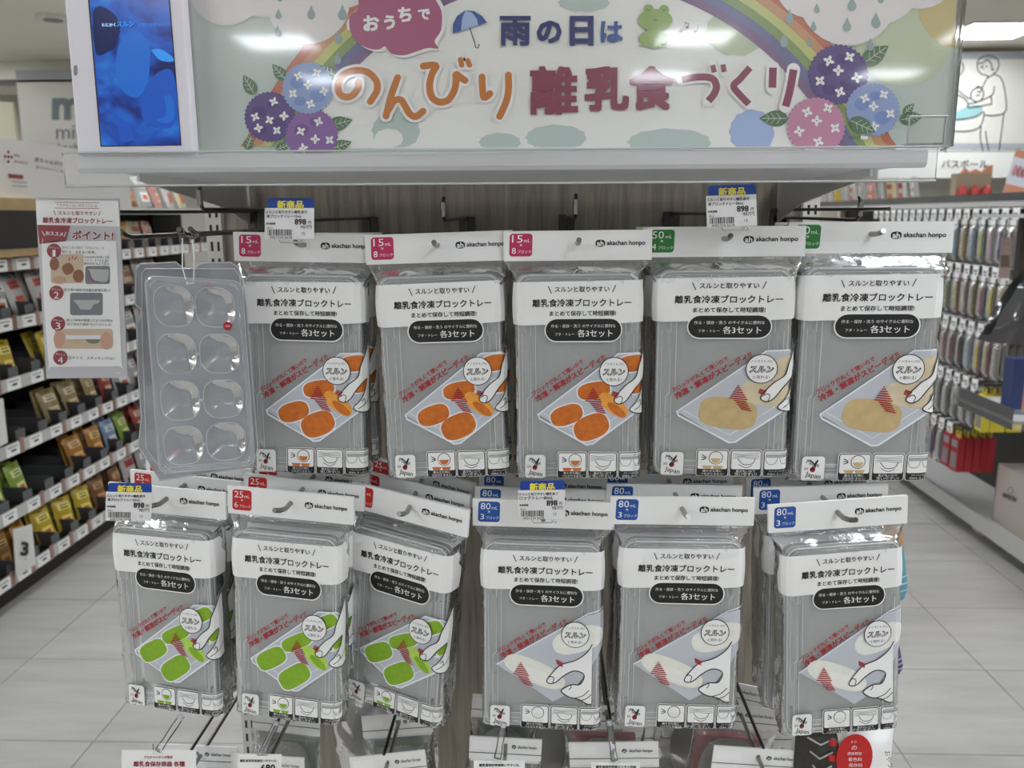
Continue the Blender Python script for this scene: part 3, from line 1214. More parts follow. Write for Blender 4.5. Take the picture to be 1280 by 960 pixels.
# right side sky circles, sun, clouds
a.ell(1130, 48, 62, 60, 'b_mist2', 1.2)
a.poly([(1195, -20), (1195, 60), (1180, 58), (1162, 45), (1150, 25), (1146, 0), (1150, -20)], 'b_sun', 1.6)


def cloud(cs, l=3):
    for k, (x, y, r) in enumerate(cs):
        a.ell(x, y, r, r, 'b_cloud', l + k * .05, n=36)


cloud([(1060, -5, 62), (1010, -18, 40), (1100, -20, 50), (1150, -35, 46)])
cloud([(385, 3, 52), (330, -20, 42), (283, -15, 47), (430, -30, 40)])
cloud([(283, -12, 44)])


def drop(x, y, s=1.0, l=4.5):
    a.poly([(x, y - 9 * s), (x + 2.4 * s, y - 3 * s), (x + 5 * s, y + 2 * s), (x + 4.6 * s, y + 6 * s), (x + 2.4 * s, y + 8.6 * s), (x, y + 9.2 * s), (x - 2.4 * s, y + 8.6 * s),
            (x - 4.6 * s, y + 6 * s), (x - 5 * s, y + 2 * s), (x - 2.4 * s, y - 3 * s)], 'b_drop', l)


for x, y, s in ((348, 17, .75), (389, 15, 1), (428, 15, 1.1), (347, 38, .75), (423, 46, 1), (422, 72, .9), (350, -4, .7), (392, -7, .7), (987, 20, 1), (1021, 10, .7), (1065, 4, 1.1), (1017, 32, .75),
                (1059, 30, 1), (1095, 25, 1.15), (1101, -3, .8), (980, 50, 1), (1012, 52, .7), (1088, 55, .9)):
    drop(x, y, s)


def petal4(x, y, s, rot, l):
    for q in range(4):
        an = rad(rot + 90 * q)
        a.ell(x + 2.9 * s * math.cos(an), y + 2.9 * s * math.sin(an), 3.0 * s, 1.75 * s, 'b_white', l, rot=-math.degrees(an), n=10)
    a.ell(x, y, .8 * s, .8 * s, 'b_dark', l + .4, n=6)


def hydrangea(x, y, r, m_, m2, fl, l):
    pts = []
    for k in range(72):
        rr = r * (1.0 if k % 2 else .945)
        an = 2 * math.pi * k / 72
        yy = y + rr * math.sin(an)
        pts.append((x + rr * math.cos(an), min(yy, 186 if x > 700 else 190.5)))
    a.poly(pts, m_, l)
    for dx, dy, q in ((-.4, -.2, .28), (.35, .3, .3), (.1, -.5, .2), (-.3, .5, .22)):
        if y + (dy + q) * r < 184:
            a.ell(x + dx * r, y + dy * r, q * r, q * r * .8, m2, l + .2)
    for k, (fx, fy) in enumerate(fl):
        petal4(fx, fy, 1.0 * (r / 33) * 1.05, 20 + 37 * k, l + .6)


def leaf(x, y, L_, rot, l, wd=.55):
    ca, sa = math.cos(rad(rot)), math.sin(rad(rot))

    def tr(u, v):
        return (x + (u * ca + v * sa) * L_, min(y + (-u * sa + v * ca) * L_, 189))
    top = [(0, 0), (.08, .5), (.3, .85), (.55, .8), (.8, .42), (1, 0)]
    pts = [tr(u, v * wd / 1.7) for u, v in spline(top, 3)] + [tr(u, -v * wd / 1.7) for u, v in spline(top, 3)[::-1][1:-1]]
    a.poly(pts, 'b_leaf', l)
    a.stroke([tr(.05, 0), tr(.9, 0)], .9, 'b_vein', l + .2, caps=False)
    for u in (.25, .45, .65):
        for sg in (-1, 1):
            a.stroke([tr(u, 0), tr(u + .14, sg * .18)], .7, 'b_vein', l + .2, caps=False)


for ar in ((357, 100, 26, 130, 4.2), (420, 95, 26, 150, 4.2), (318, 118, 28, 120, 4.2), (308, 187, 20, 70, 4.2), (410, 158, 32, 15, 4.2), (415, 186, 26, 20, 4.2), (345, 187, 20, 20, 4.2),
           (1078, 80, 40, 35, 4.2), (1125, 150, 30, 10, 4.2), (985, 148, 36, 180, 4.2), (1062, 150, 36, -25, 6.2), (1130, 142, 18, 45, 4.2)):
    leaf(*ar)
hydrangea(337, 146, 32, 'b_fl_violet', 'b_fl_violet2', [(342, 127), (337, 150), (355, 145), (346, 163), (323, 160), (319, 146)], 4.8)
hydrangea(390, 169, 33, 'b_fl_purple', 'b_fl_purple2', [(398, 152), (376, 164), (394, 174), (412, 175), (379, 185)], 5.2)
hydrangea(385, 110, 33, 'b_fl_blue', 'b_fl_blue2', [(373, 95), (396, 91), (385, 106), (366, 117), (405, 114), (388, 130)], 5.6)
hydrangea(1048, 93, 38, 'b_fl_violet', 'b_fl_violet2', [(1036, 76), (1062, 71), (1048, 88), (1025, 101), (1071, 97), (1050, 115)], 4.8)
hydrangea(1091, 137, 34, 'b_fl_blue', 'b_fl_blue2', [(1081, 123), (1105, 118), (1092, 133), (1113, 142), (1093, 158)], 5.2)
hydrangea(1020, 158, 37, 'b_fl_pink', 'b_fl_pink', [(1009, 140), (1035, 135), (1021, 151), (1044, 160), (999, 164), (1023, 177)], 5.8)
# speech bubble
q = lambda pts: [(320 + x / 4, y / 4) for x, y in pts]
bub = [(505, -60), (512, 40), (470, 80), (470, 150), (510, 215), (575, 245), (620, 245), (645, 232), (680, 268), (740, 276), (800, 258), (860, 240), (912, 242), (893, 205), (925, 150), (928, 60), (900, 0), (880, -60)]
a.poly([(x + (4 if x > 437 else -3) * .9, y + (3 if y > 20 else -3)) for x, y in spline(q(bub), 4)], 'b_white', 7.2)
a.poly(spline(q(bub), 4), 'b_pink', 7.6)
W = lambda t, x, y, wd, m_, l, **k: a.text(t, x, y, wd, m_, l, **k)
for ch, x, y, s in (('お', 464, 29, 20), ('う', 487, 28, 14), ('ち', 506, 18, 17), ('で', 530, 18, 15)):
    W(ch, x, y, s, 'b_white', 8, bold=.035, rot=2)
# rounded hand lettering
def hand(strokes, wd, m_, l, halo=None):
    for s_ in strokes:
        pts = spline(q(s_), 6)
        a.stroke(pts, wd, m_, l)
        if halo:
            a.stroke(pts, wd + halo, 'b_white', l - .6)


no = [[(512, 412), (508, 445), (480, 478), (445, 485), (415, 462), (412, 415), (440, 372), (500, 352), (560, 362), (602, 405), (605, 450), (590, 480), (571, 508)]]
nn = [[(708, 388), (675, 480), (650, 580)], [(656, 560), (690, 505), (725, 500), (745, 530), (770, 570), (800, 582), (835, 556)]]
bi = [[(836, 330), (900, 328), (880, 370), (868, 430), (880, 485), (915, 510), (960, 500), (990, 455), (1000, 410), (1000, 372), (1020, 385), (1045, 402)], [(1022, 298), (1028, 325)], [(1058, 302), (1068, 325)]]
ri_ = [[(1130, 385), (1132, 440), (1140, 488), (1170, 468)], [(1262, 375), (1262, 450), (1250, 510), (1218, 582)]]
for gph in (no, nn, bi, ri_):
    hand(gph[:1] if gph is bi else gph, 8.6, 'b_orange_ink', 8.4, 7)
hand(bi[1:], 6.5, 'b_orange_ink', 8.4, 6)
q2 = lambda pts: [(640 + x / 4, y / 4) for x, y in pts]


def flat(strokes, wd, m_, l, halo=None, smooth=True, f=q2):
    for s_ in strokes:
        pts = spline(f(s_), 5) if smooth else f(s_)
        a.stroke(pts, wd, m_, l, caps=False)
        if halo:
            a.stroke(pts, wd + halo, 'b_white', l - .6)


W('離', 692.5, 113, 60, 'b_magenta', 8.4, bold=.028)
W('乳', 758.5, 111, 56, 'b_magenta', 8.4, bold=.034)
W('食', 814.5, 110, 56, 'b_magenta', 8.4, bold=.034)
flat([[(850, 398), (930, 385), (1000, 392), (1022, 430), (1010, 470), (982, 505)]], 9, 'b_magenta', 8.4, 6)
flat([[(1003, 325), (1012, 362)], [(1055, 322), (1060, 360)]], 6.5, 'b_magenta', 8.4, 5, smooth=False)
flat([[(1190, 338), (1140, 395), (1108, 430), (1140, 475), (1185, 520)]], 8.6, 'b_magenta', 8.4, 6)
q4 = lambda pts: [(960 + x / 4, y / 4) for x, y in pts]
flat([[(25, 338), (22, 438)], [(128, 348), (110, 450), (88, 532)]], 9.6, 'b_magenta', 8.4, 7, f=q4)
W('雨', 644, 38.5, 39, 'b_navy', 8.4, bold=.03)
W('の', 686.5, 40, 31, 'b_navy', 8.4, bold=.035)
W('日', 727, 38.5, 30, 'b_navy', 8.4, bold=.04)
W('は', 764.5, 40, 28, 'b_navy2', 8.4, bold=.03)
# umbrella
um = q([(983, 168), (985, 120), (1005, 80), (1045, 52), (1090, 55), (1130, 80), (1155, 112), (1110, 128), (1068, 138), (1025, 155)])
a.poly(um, 'b_navy2', 8.2)
a.poly(q([(1025, 155), (1030, 95), (1046, 54), (1080, 62), (1105, 95), (1112, 128), (1068, 138)]), 'b_umb', 8.5)
a.stroke(q([(1068, 138), (1092, 210), (1098, 238), (1110, 240), (1116, 222)]), 1.2, 'b_dark', 8.5)
# small green frog drawn in plain shapes
a.ell(819, 25, 21.5, 14, 'b_frog', 8.2)
a.ell(811, 12, 6.5, 6.5, 'b_frog', 8.25)
a.ell(830, 12.5, 6.5, 6.5, 'b_frog', 8.25)
a.ell(818, 47, 14, 12, 'b_frog', 8.3)
a.ell(805, 48, 6, 7, 'b_frog', 8.35)
a.ell(830, 48, 6, 7, 'b_frog', 8.35)
a.poly([(799, 55), (833, 57), (833, 59.5), (799, 57)], 'b_frog', 8.4)
a.poly([(809, 56), (823, 56), (824, 60.5), (811, 60.5)], 'b_frog', 8.4)
for x in (811, 830):
    a.stroke(spline([(x - 2, 11.5), (x, 13.2), (x + 2, 11.5)]), .8, 'b_dark', 8.8, caps=False)
a.stroke(spline([(817, 24), (819.5, 26), (822, 24)]), .8, 'b_dark', 8.8, caps=False)
for x, y, s in ((854, 34, 1.0), (871, 36, .9)):
    a.ell(x - 2, y + 4 * s, 2.2 * s, 1.6 * s, 'b_note', 8.4)
    a.stroke([(x, y + 4 * s), (x + 2, y - 6 * s)], .7, 'b_note', 8.4)
a.ell(859, 34, 2, 1.5, 'b_dark', 8.4)
a.stroke([(856, 28), (861, 30)], 1, 'b_dark', 8.4)
a.stroke([(861, 30), (860.5, 34)], .7, 'b_dark', 8.4)
W('2026.05', 1068, 172, 15, 'b_dark', 9)
a.rect(1076, 170, 1085, 174, 'b_white', 9)
o = a.build('printed_artwork', bt)
o.location = -Vector(bt.location)
# clear easel case around the banner + small clear bracket at right
mb = MB()
p0, p1 = P(262, 195, YBN - .006), P(250, -100, YBN - .006)
mb.box(P(250, 190, YBN).x, P(253, 190, YBN).x, YBN - .008, YBN - .001, p0.z, p1.z, 'clear_acrylic')
o = mb.build('clear_case_edge', bt)
o.location = -Vector(bt.location)
mb = MB()
mb.box(P(1189, 100, YBN).x, P(1192, 100, YBN).x, YBN - .012, YBN + .008, P(1189, 184, YBN).z, P(1189, -100, YBN).z, 'clear_acrylic')
o = mb.build('clear_case_edge', bt)
o.location = -Vector(bt.location)
mb = MB()
q0, q1 = P(1132, 181, .86), P(1180, 146, .86)
mb.box(q0.x, q1.x, .855, .857, q0.z, q1.z, 'clear_acrylic')
mb.tube([(q0.x, .856, q1.z), (q1.x + .002, .856, q1.z)], .0011, 'clear_grey', 6)
mb.tube([(q0.x, .856, q0.z), (q0.x, .856, q1.z)], .0009, 'clear_grey', 6)
mb.tube([(q1.x, .856, q0.z), (q1.x, .856, q1.z)], .0009, 'clear_grey', 6)
mb.box(q0.x, q1.x, .857, .88, q0.z, q0.z + .0015, 'clear_acrylic')
tag(mb.build('clear_bracket'), 'small clear acrylic bracket on the shelf at the banner foot, right end', 'bracket')

# ------------------------------------------------------------------ tablet
mat('tablet_white', 'e3dfe6', .35)
mat('screen_base', '0a1020', .15, emit='1d4cb0', es=.55)
YT = .845
nt_ = M['screen_base'].node_tree
tc_ = nt_.nodes.new('ShaderNodeTexCoord')
nz_ = nt_.nodes.new('ShaderNodeTexNoise')
nz_.inputs['Scale'].default_value = 16
nz_.inputs['Detail'].default_value = 3
nz_.inputs['Distortion'].default_value = 2.5
rp_ = nt_.nodes.new('ShaderNodeValToRGB')
for p_, c_ in ((.32, '101c58'), (.45, '1c3f9a'), (.58, '1f5cbc'), (.72, '2c86d6')):
    e_ = rp_.color_ramp.elements.new(p_)
    e_.color = lin(c_)
rp_.color_ramp.elements.remove(rp_.color_ramp.elements[0])
nt_.links.new(tc_.outputs['Object'], nz_.inputs['Vector'])
nt_.links.new(nz_.outputs['Fac'], rp_.inputs[0])
nt_.links.new(rp_.outputs[0], nt_.nodes['Principled BSDF'].inputs['Emission Color'])
tp = empty('tablet_display', P(165, 195, YT), 'white upright tablet showing a blue video, left of the banner on the top shelf', 'tablet')
mb = MB()
pts = [P(69, -130, YT), P(219, -130, YT), P(243, 193, YT), P(97, 195, YT)]
mb.prism(pts, (0, .014, 0), 'tablet_white')
ob = mb.build('casing', tp)
ob.location = -Vector(tp.location)
bv = ob.modifiers.new('bevel', 'BEVEL')
bv.width = .0025
bv.segments = 3
a = Art(plane_map(YT, .0003))
a.poly([(100.5, -112), (203.5, -112), (227, 182), (125.5, 183.5)], 'black_ink', 1)
scr = [(103, -108), (202, -108), (226, 181), (127, 182)]
a.poly(scr, 'screen_base', 2)


def em(n_, c_, e_):
    return mat(n_, '050a18', .15, emit=c_, es=e_)


em('scr1', '1d50b0', .6)
em('scr2', '1f62bc', .62)
em('scr3', '16265e', .7)
em('scr4', '2a80d0', .75)
em('scr5', '14225e', .4)
em('scr6', 'a8d8ff', .9)


def blob(pts, m_, l):
    pp = spline([(x / 4, y / 4) for x, y in pts] + [(pts[0][0] / 4, pts[0][1] / 4)], 5)[:-1]
    a.poly(pp, m_, l)


blob([(462, 60), (500, 30), (570, 70), (600, 130), (580, 220), (540, 260), (478, 262)], 'scr5', 2.8)
blob([(650, 155), (710, 170), (750, 240), (740, 400), (690, 485), (620, 460), (580, 380), (592, 230)], 'scr2', 3.3)
blob([(755, 250), (800, 245), (860, 282), (864, 308), (800, 300)], 'scr4', 3.2)
blob([(790, 360), (845, 345), (876, 400), (888, 560), (850, 640), (760, 620), (710, 580), (720, 450)], 'scr1', 3.4)
blob([(820, 485), (850, 475), (868, 510), (870, 590), (830, 615), (780, 600), (830, 575)], 'scr2', 3.7)
blob([(560, 560), (610, 590), (660, 640), (665, 700), (610, 705), (590, 640)], 'scr1', 3.6)
a.text('とにかく', 136, 31, 17, 'scr6', 5, bold=.02)
a.text('スルン', 157, 30, 22, 'scr4', 5, bold=.05)
a.text('と取りやすい', 187, 31, 27, 'scr4', 5)
a.ell(94.5, 88, 2.6, 6.5, 'grey_ink', 2, sq=3)
o = a.build('screen', tp)
o.location = -Vector(tp.location)

# =================================================================== PACKAGES
O2 = P(547, 293, .93)      # package origin: top centre of the header card
VB = lambda py, Y=.911: O2.z - P(547, py, Y).z
KU = lambda px, py, Y=.911: (P(px, py, Y).x - O2.x)
VH = O2.z - P(547, 330, .93).z        # header height
VT = VB(352)
VE = VB(598)
AW = .0685
BD = .020


def sstep(a_, b_, x):
    t = max(0, min(1, (x - a_) / (b_ - a_)))
    return t * t * (3 - 2 * t)


def profile(v):
    A = .0785 + (AW - .0785) * sstep(VH, VT + .004, v) - .002 * sstep(VE - .01, VE + .01, v)
    B = .0012 + (BD - .0012) * sstep(VH, VT + .002, v) - (BD - .006) * sstep(VE - .003, VE + .012, v)
    return A, B


def ring_pt(s, v, off=0.0):
    """s = arc length from the front centre; returns x, y on the rounded-rectangle section at depth v"""
    A, B = profile(v)
    r = min(.010, B * .9)
    sg = 1 if s >= 0 else -1
    s = abs(s)
    f = A - r
    if s <= f:
        return sg * s, -B - off
    s -= f
    q_ = math.pi / 2 * r
    if s <= q_:
        t = s / r
        return sg * (f + (r + off) * math.sin(t)), -(B - r) - (r + off) * math.cos(t)
    s -= q_
    d = 2 * (B - r)
    if s <= d:
        return sg * (A + off), -(B - r) + s
    s -= d
    if s <= q_:
        t = s / r
        return sg * (f + (r + off) * math.cos(t)), (B - r) + (r + off) * math.sin(t)
    s -= q_
    return sg * max(0, f - s), B + off


def half_len(v):
    A, B = profile(v)
    r = min(.010, B * .9)
    return 2 * (A - r) + 2 * (B - r) + math.pi * r


def pack_map(x, y, l):
    # gentle waviness of the printed film; x = metres, y = metres down
    wv = .0005 * math.sin(38 * x + 50 * y) * sstep(VT, VT + .02, y) + .0007 * math.sin(90 * y + 1) * sstep(.04, .06, abs(x))
    X, Y = ring_pt(x, y, l * .00022 + wv)
    return (X, Y, -y)


def film_mesh(seed):
    mb = MB()
    nu, nv = 72, 60
    v0, v1 = VH - .001, VE + .004

    def fn(u, v):
        vv = v0 + (v1 - v0) * v
        H = half_len(min(vv, VE))
        s = (u * 2 - 1) * H
        vm = min(vv, VE)
        fun = 1 - sstep(VT + .0, VT + .012, vm)
        bot = sstep(VE - .008, VE, vv)
        side = sstep(AW * .72, AW * .95, abs(s)) * sstep(VH, VT, vm)
        p_ = Vector((s * 28 + seed * 9.1, vv * 26, seed))
        p2 = Vector((s * 75 + seed * 3.3, vv * 70, seed + 5))
        nz = noise.noise(p_)
        cr = abs(noise.noise(p2)) * 2 - .5
        off = -.0006 - .0006 * abs(nz) + (fun * .7 + bot * .9 + side * .22) * (.0055 * nz + .0035 * cr) * sstep(VH, VH + .006, vv)
        wv = .0005 * math.sin(38 * s + 50 * vm)
        x, y = ring_pt(s, vm, off + wv)
        if vv > VE:   # flattened bottom seam
            t = (vv - VE) / (v1 - VE)
            y *= (1 - t)
            x *= 1 + .03 * t
            x += .003 * nz * t
        z = -vv - .004 * bot * noise.noise(Vector((s * 30, seed * 2.0, 1)))
        if vv < VH + .004:
            y = max(min(y, .0016), -.0016)
        return (x, y, z)
    mb.grid(nu, nv, fn, 'bag_film')
    return mb.mesh('film_bag')


FILM = [film_mesh(s_) for s_ in (1, 2, 3)]


def header_art(kind, big, n2):
    a = Art(lambda x, y, l: (P(x, y, .93).x - O2.x, -.0021 - l * .00022, P(x, y, .93).z - O2.z))
    bm_ = 'badge_' + kind
    a.rrect(464, 296.5, 492, 324.5, 4, bm_, 1)
    a.text(big, 473.5, 303, 13, 'white_print', 2, h=9)
    a.text('mL', 485.3, 305, 7.5, 'white_print', 2)
    a.text('×', 478, 310.5, 3, 'white_print', 2)
    a.text(n2, 469.5, 317.5, 5, 'white_print', 2, h=7.5)
    a.text('ブロック', 482.5, 318.6, 16.5, 'white_print', 2)
    a.ell(575, 309, 6, 4.4, 'black_ink', 1, sq=2.6)
    a.text('ah', 575, 309, 8.2, 'white_print', 2, bold=.02)
    a.text('akachan honpo', 606.5, 309.3, 47, 'black_ink', 2, bold=.024)
    # stitched perforation under the card
    return a.mesh('header_print')


mb = MB()
mb.box(-.0785, .0785, -.0021, .0021, -VH, 0, 'white_card')
card_me = mb.mesh('header_card')


def icon(a, k, x0, x1, kind):
    y0, y1 = 566, 597.5
    a.rrect(x0 - .8, y0 - .8, x1 + .8, y1 + .8, 3.5, 'white_print', 1)
    a.rrect(x0, y0, x1, y1, 3, 'black_ink', 2)
    a.rrect(x0 + 1, y0 + 1, x1 - 1, y1 - 8.5, 2, 'white_print', 3)
    cx_ = (x0 + x1) / 2
    fd = 'food_' + kind
    if k == 0:
        a.ell(cx_ + 3.5, 575.5, 8, 8, 'black_ink', 4)
        a.ell(cx_ + 3.5, 575.5, 7.2, 7.2, 'white_print', 5)
        a.poly([(cx_ - 2.5, 576), (cx_ + 9.5, 576), (cx_ + 7.5, 580.5), (cx_ + 3.5, 582), (cx_ - .5, 580.5)], fd, 6)
        for dx in (-6, 6):
            a.poly([(cx_ + dx - 6, 585), (cx_ + dx + 6, 585), (cx_ + dx + 4, 588.7), (cx_ + dx - 4, 588.7)], fd, 4)
        for t_ in (-25, 0, 25):
            a.stroke([(cx_ - 12, 575 + t_ * .12), (cx_ - 7.5, 575.5 + t_ * .04)], 1, 'black_ink', 4)
    elif k == 1:
        for j in range(4):
            a.stroke(spline([(x0 + 2.5, 569.5 + 2.2 * j), (cx_ - 4, 571 + 2.2 * j - j), (cx_ + 6, 570 + 2 * j), (x1 - 2.5, 569 + 2.1 * j)]), .6, 'grey_ink', 4, caps=False)
        a.stroke(spline([(x0 + 8, 576), (cx_ - 3, 583), (cx_ + 7, 582), (x1 - 7, 576)]), .8, 'black_ink', 4, caps=False)
        a.stroke(spline([(x0 + 9, 583), (cx_, 587), (x1 - 10, 584)]), .7, 'black_ink', 4, caps=False)
    else:
        a.rect(x0 + 2, 571, x1 - 2, 574.5, 'clear_grey', 4)
        for j in range(3):
            a.stroke([(x0 + 2, 569.5 + 2.4 * j), (x1 - 2, 569.5 + 2.4 * j)], .6, 'grey_ink', 5, caps=False)
        for dx in (-8, 8):
            a.stroke(spline([(cx_ + dx - 7, 575), (cx_ + dx - 4, 582), (cx_ + dx + 4, 582), (cx_ + dx + 7, 575)]), .7, 'grey_ink', 4, caps=False)
    t1, t2 = (('凍らせた時に', 'つながりません!'), ('角が丸いので', '洗いやすい!'), ('スタッキングできて', '収納もスッキリ!'))[k]
    a.text(t1, cx_, 591.3, (x1 - x0) * .62, 'white_print', 4)
    a.text(t2, cx_, 595, (x1 - x0) * .72, 'white_print', 4)


def stripes(a, pts_fn, n, wd, m='red_ink', l=8):
    for k in range(n):
        p0, p1 = pts_fn(k / (n - 1))
        a.stroke([p0, p1], wd, m, l, caps=False)


def body_art(kind):
    # drawn in reference pixels, stored as metres on the film
    a = Art(pack_map)

    def conv(x, y):
        return (KU(x + (y - 480) * .012, y), VB(y))
    a.pre = conv
    # white band wrapping round the sides, slightly uneven at the sides
    a.poly([(459, 357), (476, 356), (552, 355.5), (628, 354.5), (646, 355), (652, 362), (648, 372), (655, 380), (653, 408), (630, 406), (600, 407.5), (550, 408), (480, 409.5), (458, 408), (455, 385), (461, 370)], 'white_print', 1)
    a.stroke([(510.5, 361.5), (514.5, 370.5)], 1.1, 'black_ink', 3, caps=False)
    a.stroke([(593, 360.5), (589.3, 369.5)], 1.1, 'black_ink', 3, caps=False)
    a.text('スルンと取りやすい', 552, 365.5, 67, bold=.017)
    a.text('離乳食冷凍ブロックトレー', 552, 382, 121, bold=.019)
    a.text('まとめて保存して時短調理!', 553, 395, 81, bold=.018)
    a.rrect(506.5, 400.5, 602, 430.5, 15, 'white_print', 2)
    a.rrect(508, 402, 600.5, 429, 13.5, 'black_ink', 3)
    a.text('作る・保存・洗う のサイクルに便利な', 554, 410.5, 79, 'white_print', 4)
    a.text('フタ・トレー', 531.5, 420.5, 24, 'white_print', 4)
    a.text('各3セット', 568.5, 419.5, 43, 'white_print', 4, bold=.014)
    fd, fl = 'food_' + kind, 'food_' + kind + '_light'
    # tray picture
    if kind == '80':
        a.poly([(492, 512), (608, 440), (634, 434), (634, 478), (590, 545), (565, 560), (520, 530)], 'tray_photo', 2)
        a.stroke([(492, 512), (608, 438), (636, 430)], 1.6, 'tray_edge', 2.6)
        a.ell(596, 474, 34, 17, fl, 3, rot=20, sq=2.5)
        a.ell(541, 520, 42, 15, fd, 4, rot=-24, sq=2.4)
        a.ell(548, 527, 28, 8, fl, 4.5, rot=-24)
    else:
        a.poly([(500, 519), (597, 444), (622, 443), (636, 452), (636, 505), (567, 556), (558, 556)], 'tray_photo', 2)
        a.stroke([(500, 519), (597, 445), (622, 444), (636, 452)], 1.8, 'tray_edge', 2.5)
        a.stroke([(500, 519), (502, 524), (560, 557), (567, 556), (636, 505)], 2.2, 'tray_edge', 2.5)
        a.stroke([(507, 517.5), (560, 548), (632, 497)], .8, 'tray_edge', 2.6)
        if kind == '50':
            a.ell(557, 521, 33, 19, fd, 3, rot=-8, sq=3)
            a.ell(556, 522, 24, 13, fd, 3.3, rot=-8)
            a.ell(600, 497, 31, 15, fl, 3, rot=-8, sq=2.8)
            a.ell(618, 466, 20, 14, fl, 2.9, rot=30)
        else:
            sq = 2.6 if kind == '15' else 3.2
            if kind == '15':
                cells = ((535, 520, 20, 12, 18), (565.5, 535, 22, 15, 22), (568, 490, 20, 10.5, 10), (614, 457, 17, 10, 8), (622, 485, 14, 9, 8))
            else:
                cells = ((529, 516, 22, 12.5, 30), (562, 537, 24, 13.5, 33), (566, 489, 23, 9.5, 26), (606, 459, 18, 9, 28), (622, 486, 13, 8, 25))
            for j_, (x_, y_, rx_, ry_, rt_) in enumerate(cells):
                a.ell(x_, y_, rx_ + 1.6, ry_ + 1.6, 'tray_edge', 2.7 + .02 * j_, rot=rt_, sq=sq)
                a.ell(x_, y_, rx_, ry_, fd, 3 + .02 * j_, rot=rt_, sq=sq)
            a.ell(592, 508, 21, 9.5, fl, 3.6, rot=-38, sq=2.4)
            a.ell(596, 514, 14, 5, fd, 3.8, rot=-38)
    # red slogan rising to the right
    a.text('ブロックが丸くて薄いので', 523.5, 473.5, 73, 'red_ink', 6, rot=34, bold=.022)
    a.text('冷凍・解凍がスピーディ!!', 538.5, 474.5, 98, 'red_ink', 6, rot=32.5, bold=.028)
    # striped arrow
    ax, ay = (0, 0) if kind != '80' else (-44, 21)
    stripes(a, lambda t: ((566 + ax - 8.5 * t, 487 + ay + 15 * t), (568 + ax + 10 * t, 487 + ay + 17 * t)), 7, 1.4)
    stripes(a, lambda t: ((563 + ax + 8 * t, 505 + ay + 10 * t), (577 + ax + 6 * t, 507 + ay + 11 * t)), 5, 1.3)
    bx, by = (0, 0) if kind != '80' else (-19, 13)
    stripes(a, lambda t: ((587 + bx + 1 * t, 489 + by + 5 * t), (596 + bx + 0 * t, 493.5 + by + 5 * t)) if kind == '80' else ((591 - 1.5 * t, 491 + 4.5 * t), (599 - 2 * t, 494 + 4 * t)), 4, 1.1)
    # hand outline
    if kind == '80':
        cv = lambda pts: [(547 + (640 + x / 4 - 853) * 1.03, 293 + (720 + y / 4 - 622) * 1.075) for x, y in pts]
        h1 = cv([(1112, 300), (1085, 345), (1030, 385), (960, 410), (915, 455), (890, 495), (905, 508), (935, 500), (975, 465), (1020, 440), (1060, 445), (1075, 465), (1055, 505), (1010, 510), (962, 542), (1000, 570), (1050, 580), (1090, 600), (1112, 600)])
        a.poly(h1 + cv([(1112, 300)]), 'white_print', 7)
        a.stroke(spline(h1), 1.3, 'black_ink', 8, caps=False)
        a.stroke(spline(cv([(892, 485), (908, 472), (925, 480), (920, 503)])), 1, 'black_ink', 8, caps=False)
        a.stroke(spline(cv([(1005, 508), (1012, 520), (1000, 535)])), 1, 'black_ink', 8, caps=False)
        a.stroke(spline(cv([(1030, 575), (1070, 560), (1100, 530)])), 1, 'black_ink', 8, caps=False)
        a.stroke(spline(cv([(1050, 588), (1085, 575), (1112, 550)])), 1, 'black_ink', 8, caps=False)
    else:
        h1 = [(640, 430), (632, 437), (622, 458), (618, 474), (606, 484), (594, 498), (593.5, 504), (600, 506.5), (608, 502), (618, 488), (626, 479), (630, 478), (627, 492), (620, 504), (612, 513), (618, 517.5), (630, 518.5), (640, 515)]
        a.poly(h1, 'white_print', 7)
        a.stroke(spline(h1), 1.2, 'black_ink', 8, caps=False)
        a.stroke(spline([(594, 500), (600, 497), (603, 500), (601, 506)]), .9, 'black_ink', 8, caps=False)
        a.stroke(spline([(622, 505), (626, 502), (627, 508)]), .9, 'black_ink', 8, caps=False)
        a.stroke(spline([(618, 514), (628, 508), (640, 500)]), .9, 'black_ink', 8, caps=False)
    # round badge
    a.ell(592, 466.5, 18, 18, 'black_ink', 9)
    a.ell(592, 466.5, 17, 17, 'white_print', 10)
    a.text('ノンストレスに', 592, 457, 25, 'black_ink', 11, bold=.014)
    a.text('スルン', 592, 467, 27, 'black_ink', 11, bold=.085, shear=.15)
    a.text('スルン', 592, 467, 24, 'white_print', 12, shear=.15)
    a.text('と取れる!', 592, 476.5, 18, 'black_ink', 11, bold=.01)
    for k, (x0, x1) in enumerate(((525, 560), (562.5, 597), (599.5, 632.5))):
        icon(a, k, x0, x1, kind)
    # origin sticker, lower left
    a.rrect(484, 568, 511, 598, 4, 'grey_ink', 1)
    a.rrect(485, 569, 510, 598, 4, 'white_print', 1.6)
    a.text('Made', 497, 577, 15, 'black_ink', 3, rot=-20, bold=.01)
    a.ell(497, 584.5, 3, 3, 'red_ink', 3)
    a.text('in', 490, 583, 4, 'black_ink', 3)
    a.text('Japan', 498, 592, 17, 'black_ink', 3, rot=-12, bold=.01)
    a.stroke(spline([(493, 573), (500, 580), (495, 585), (502, 573), (498, 584)]), 1.2, 'black_ink', 3.5)
    # fine print seen on the right fold
    for k in range(5):
        a.stroke([(650, 415 + k * 6), (656, 415 + k * 6)], .8, 'grey_ink', 2, caps=False)
    xs = [-.084 + .0065 * i for i in range(27)]
    ys = [VT + .008 * i for i in range(28)]
    return a.mesh('printed_artwork', (xs, ys))


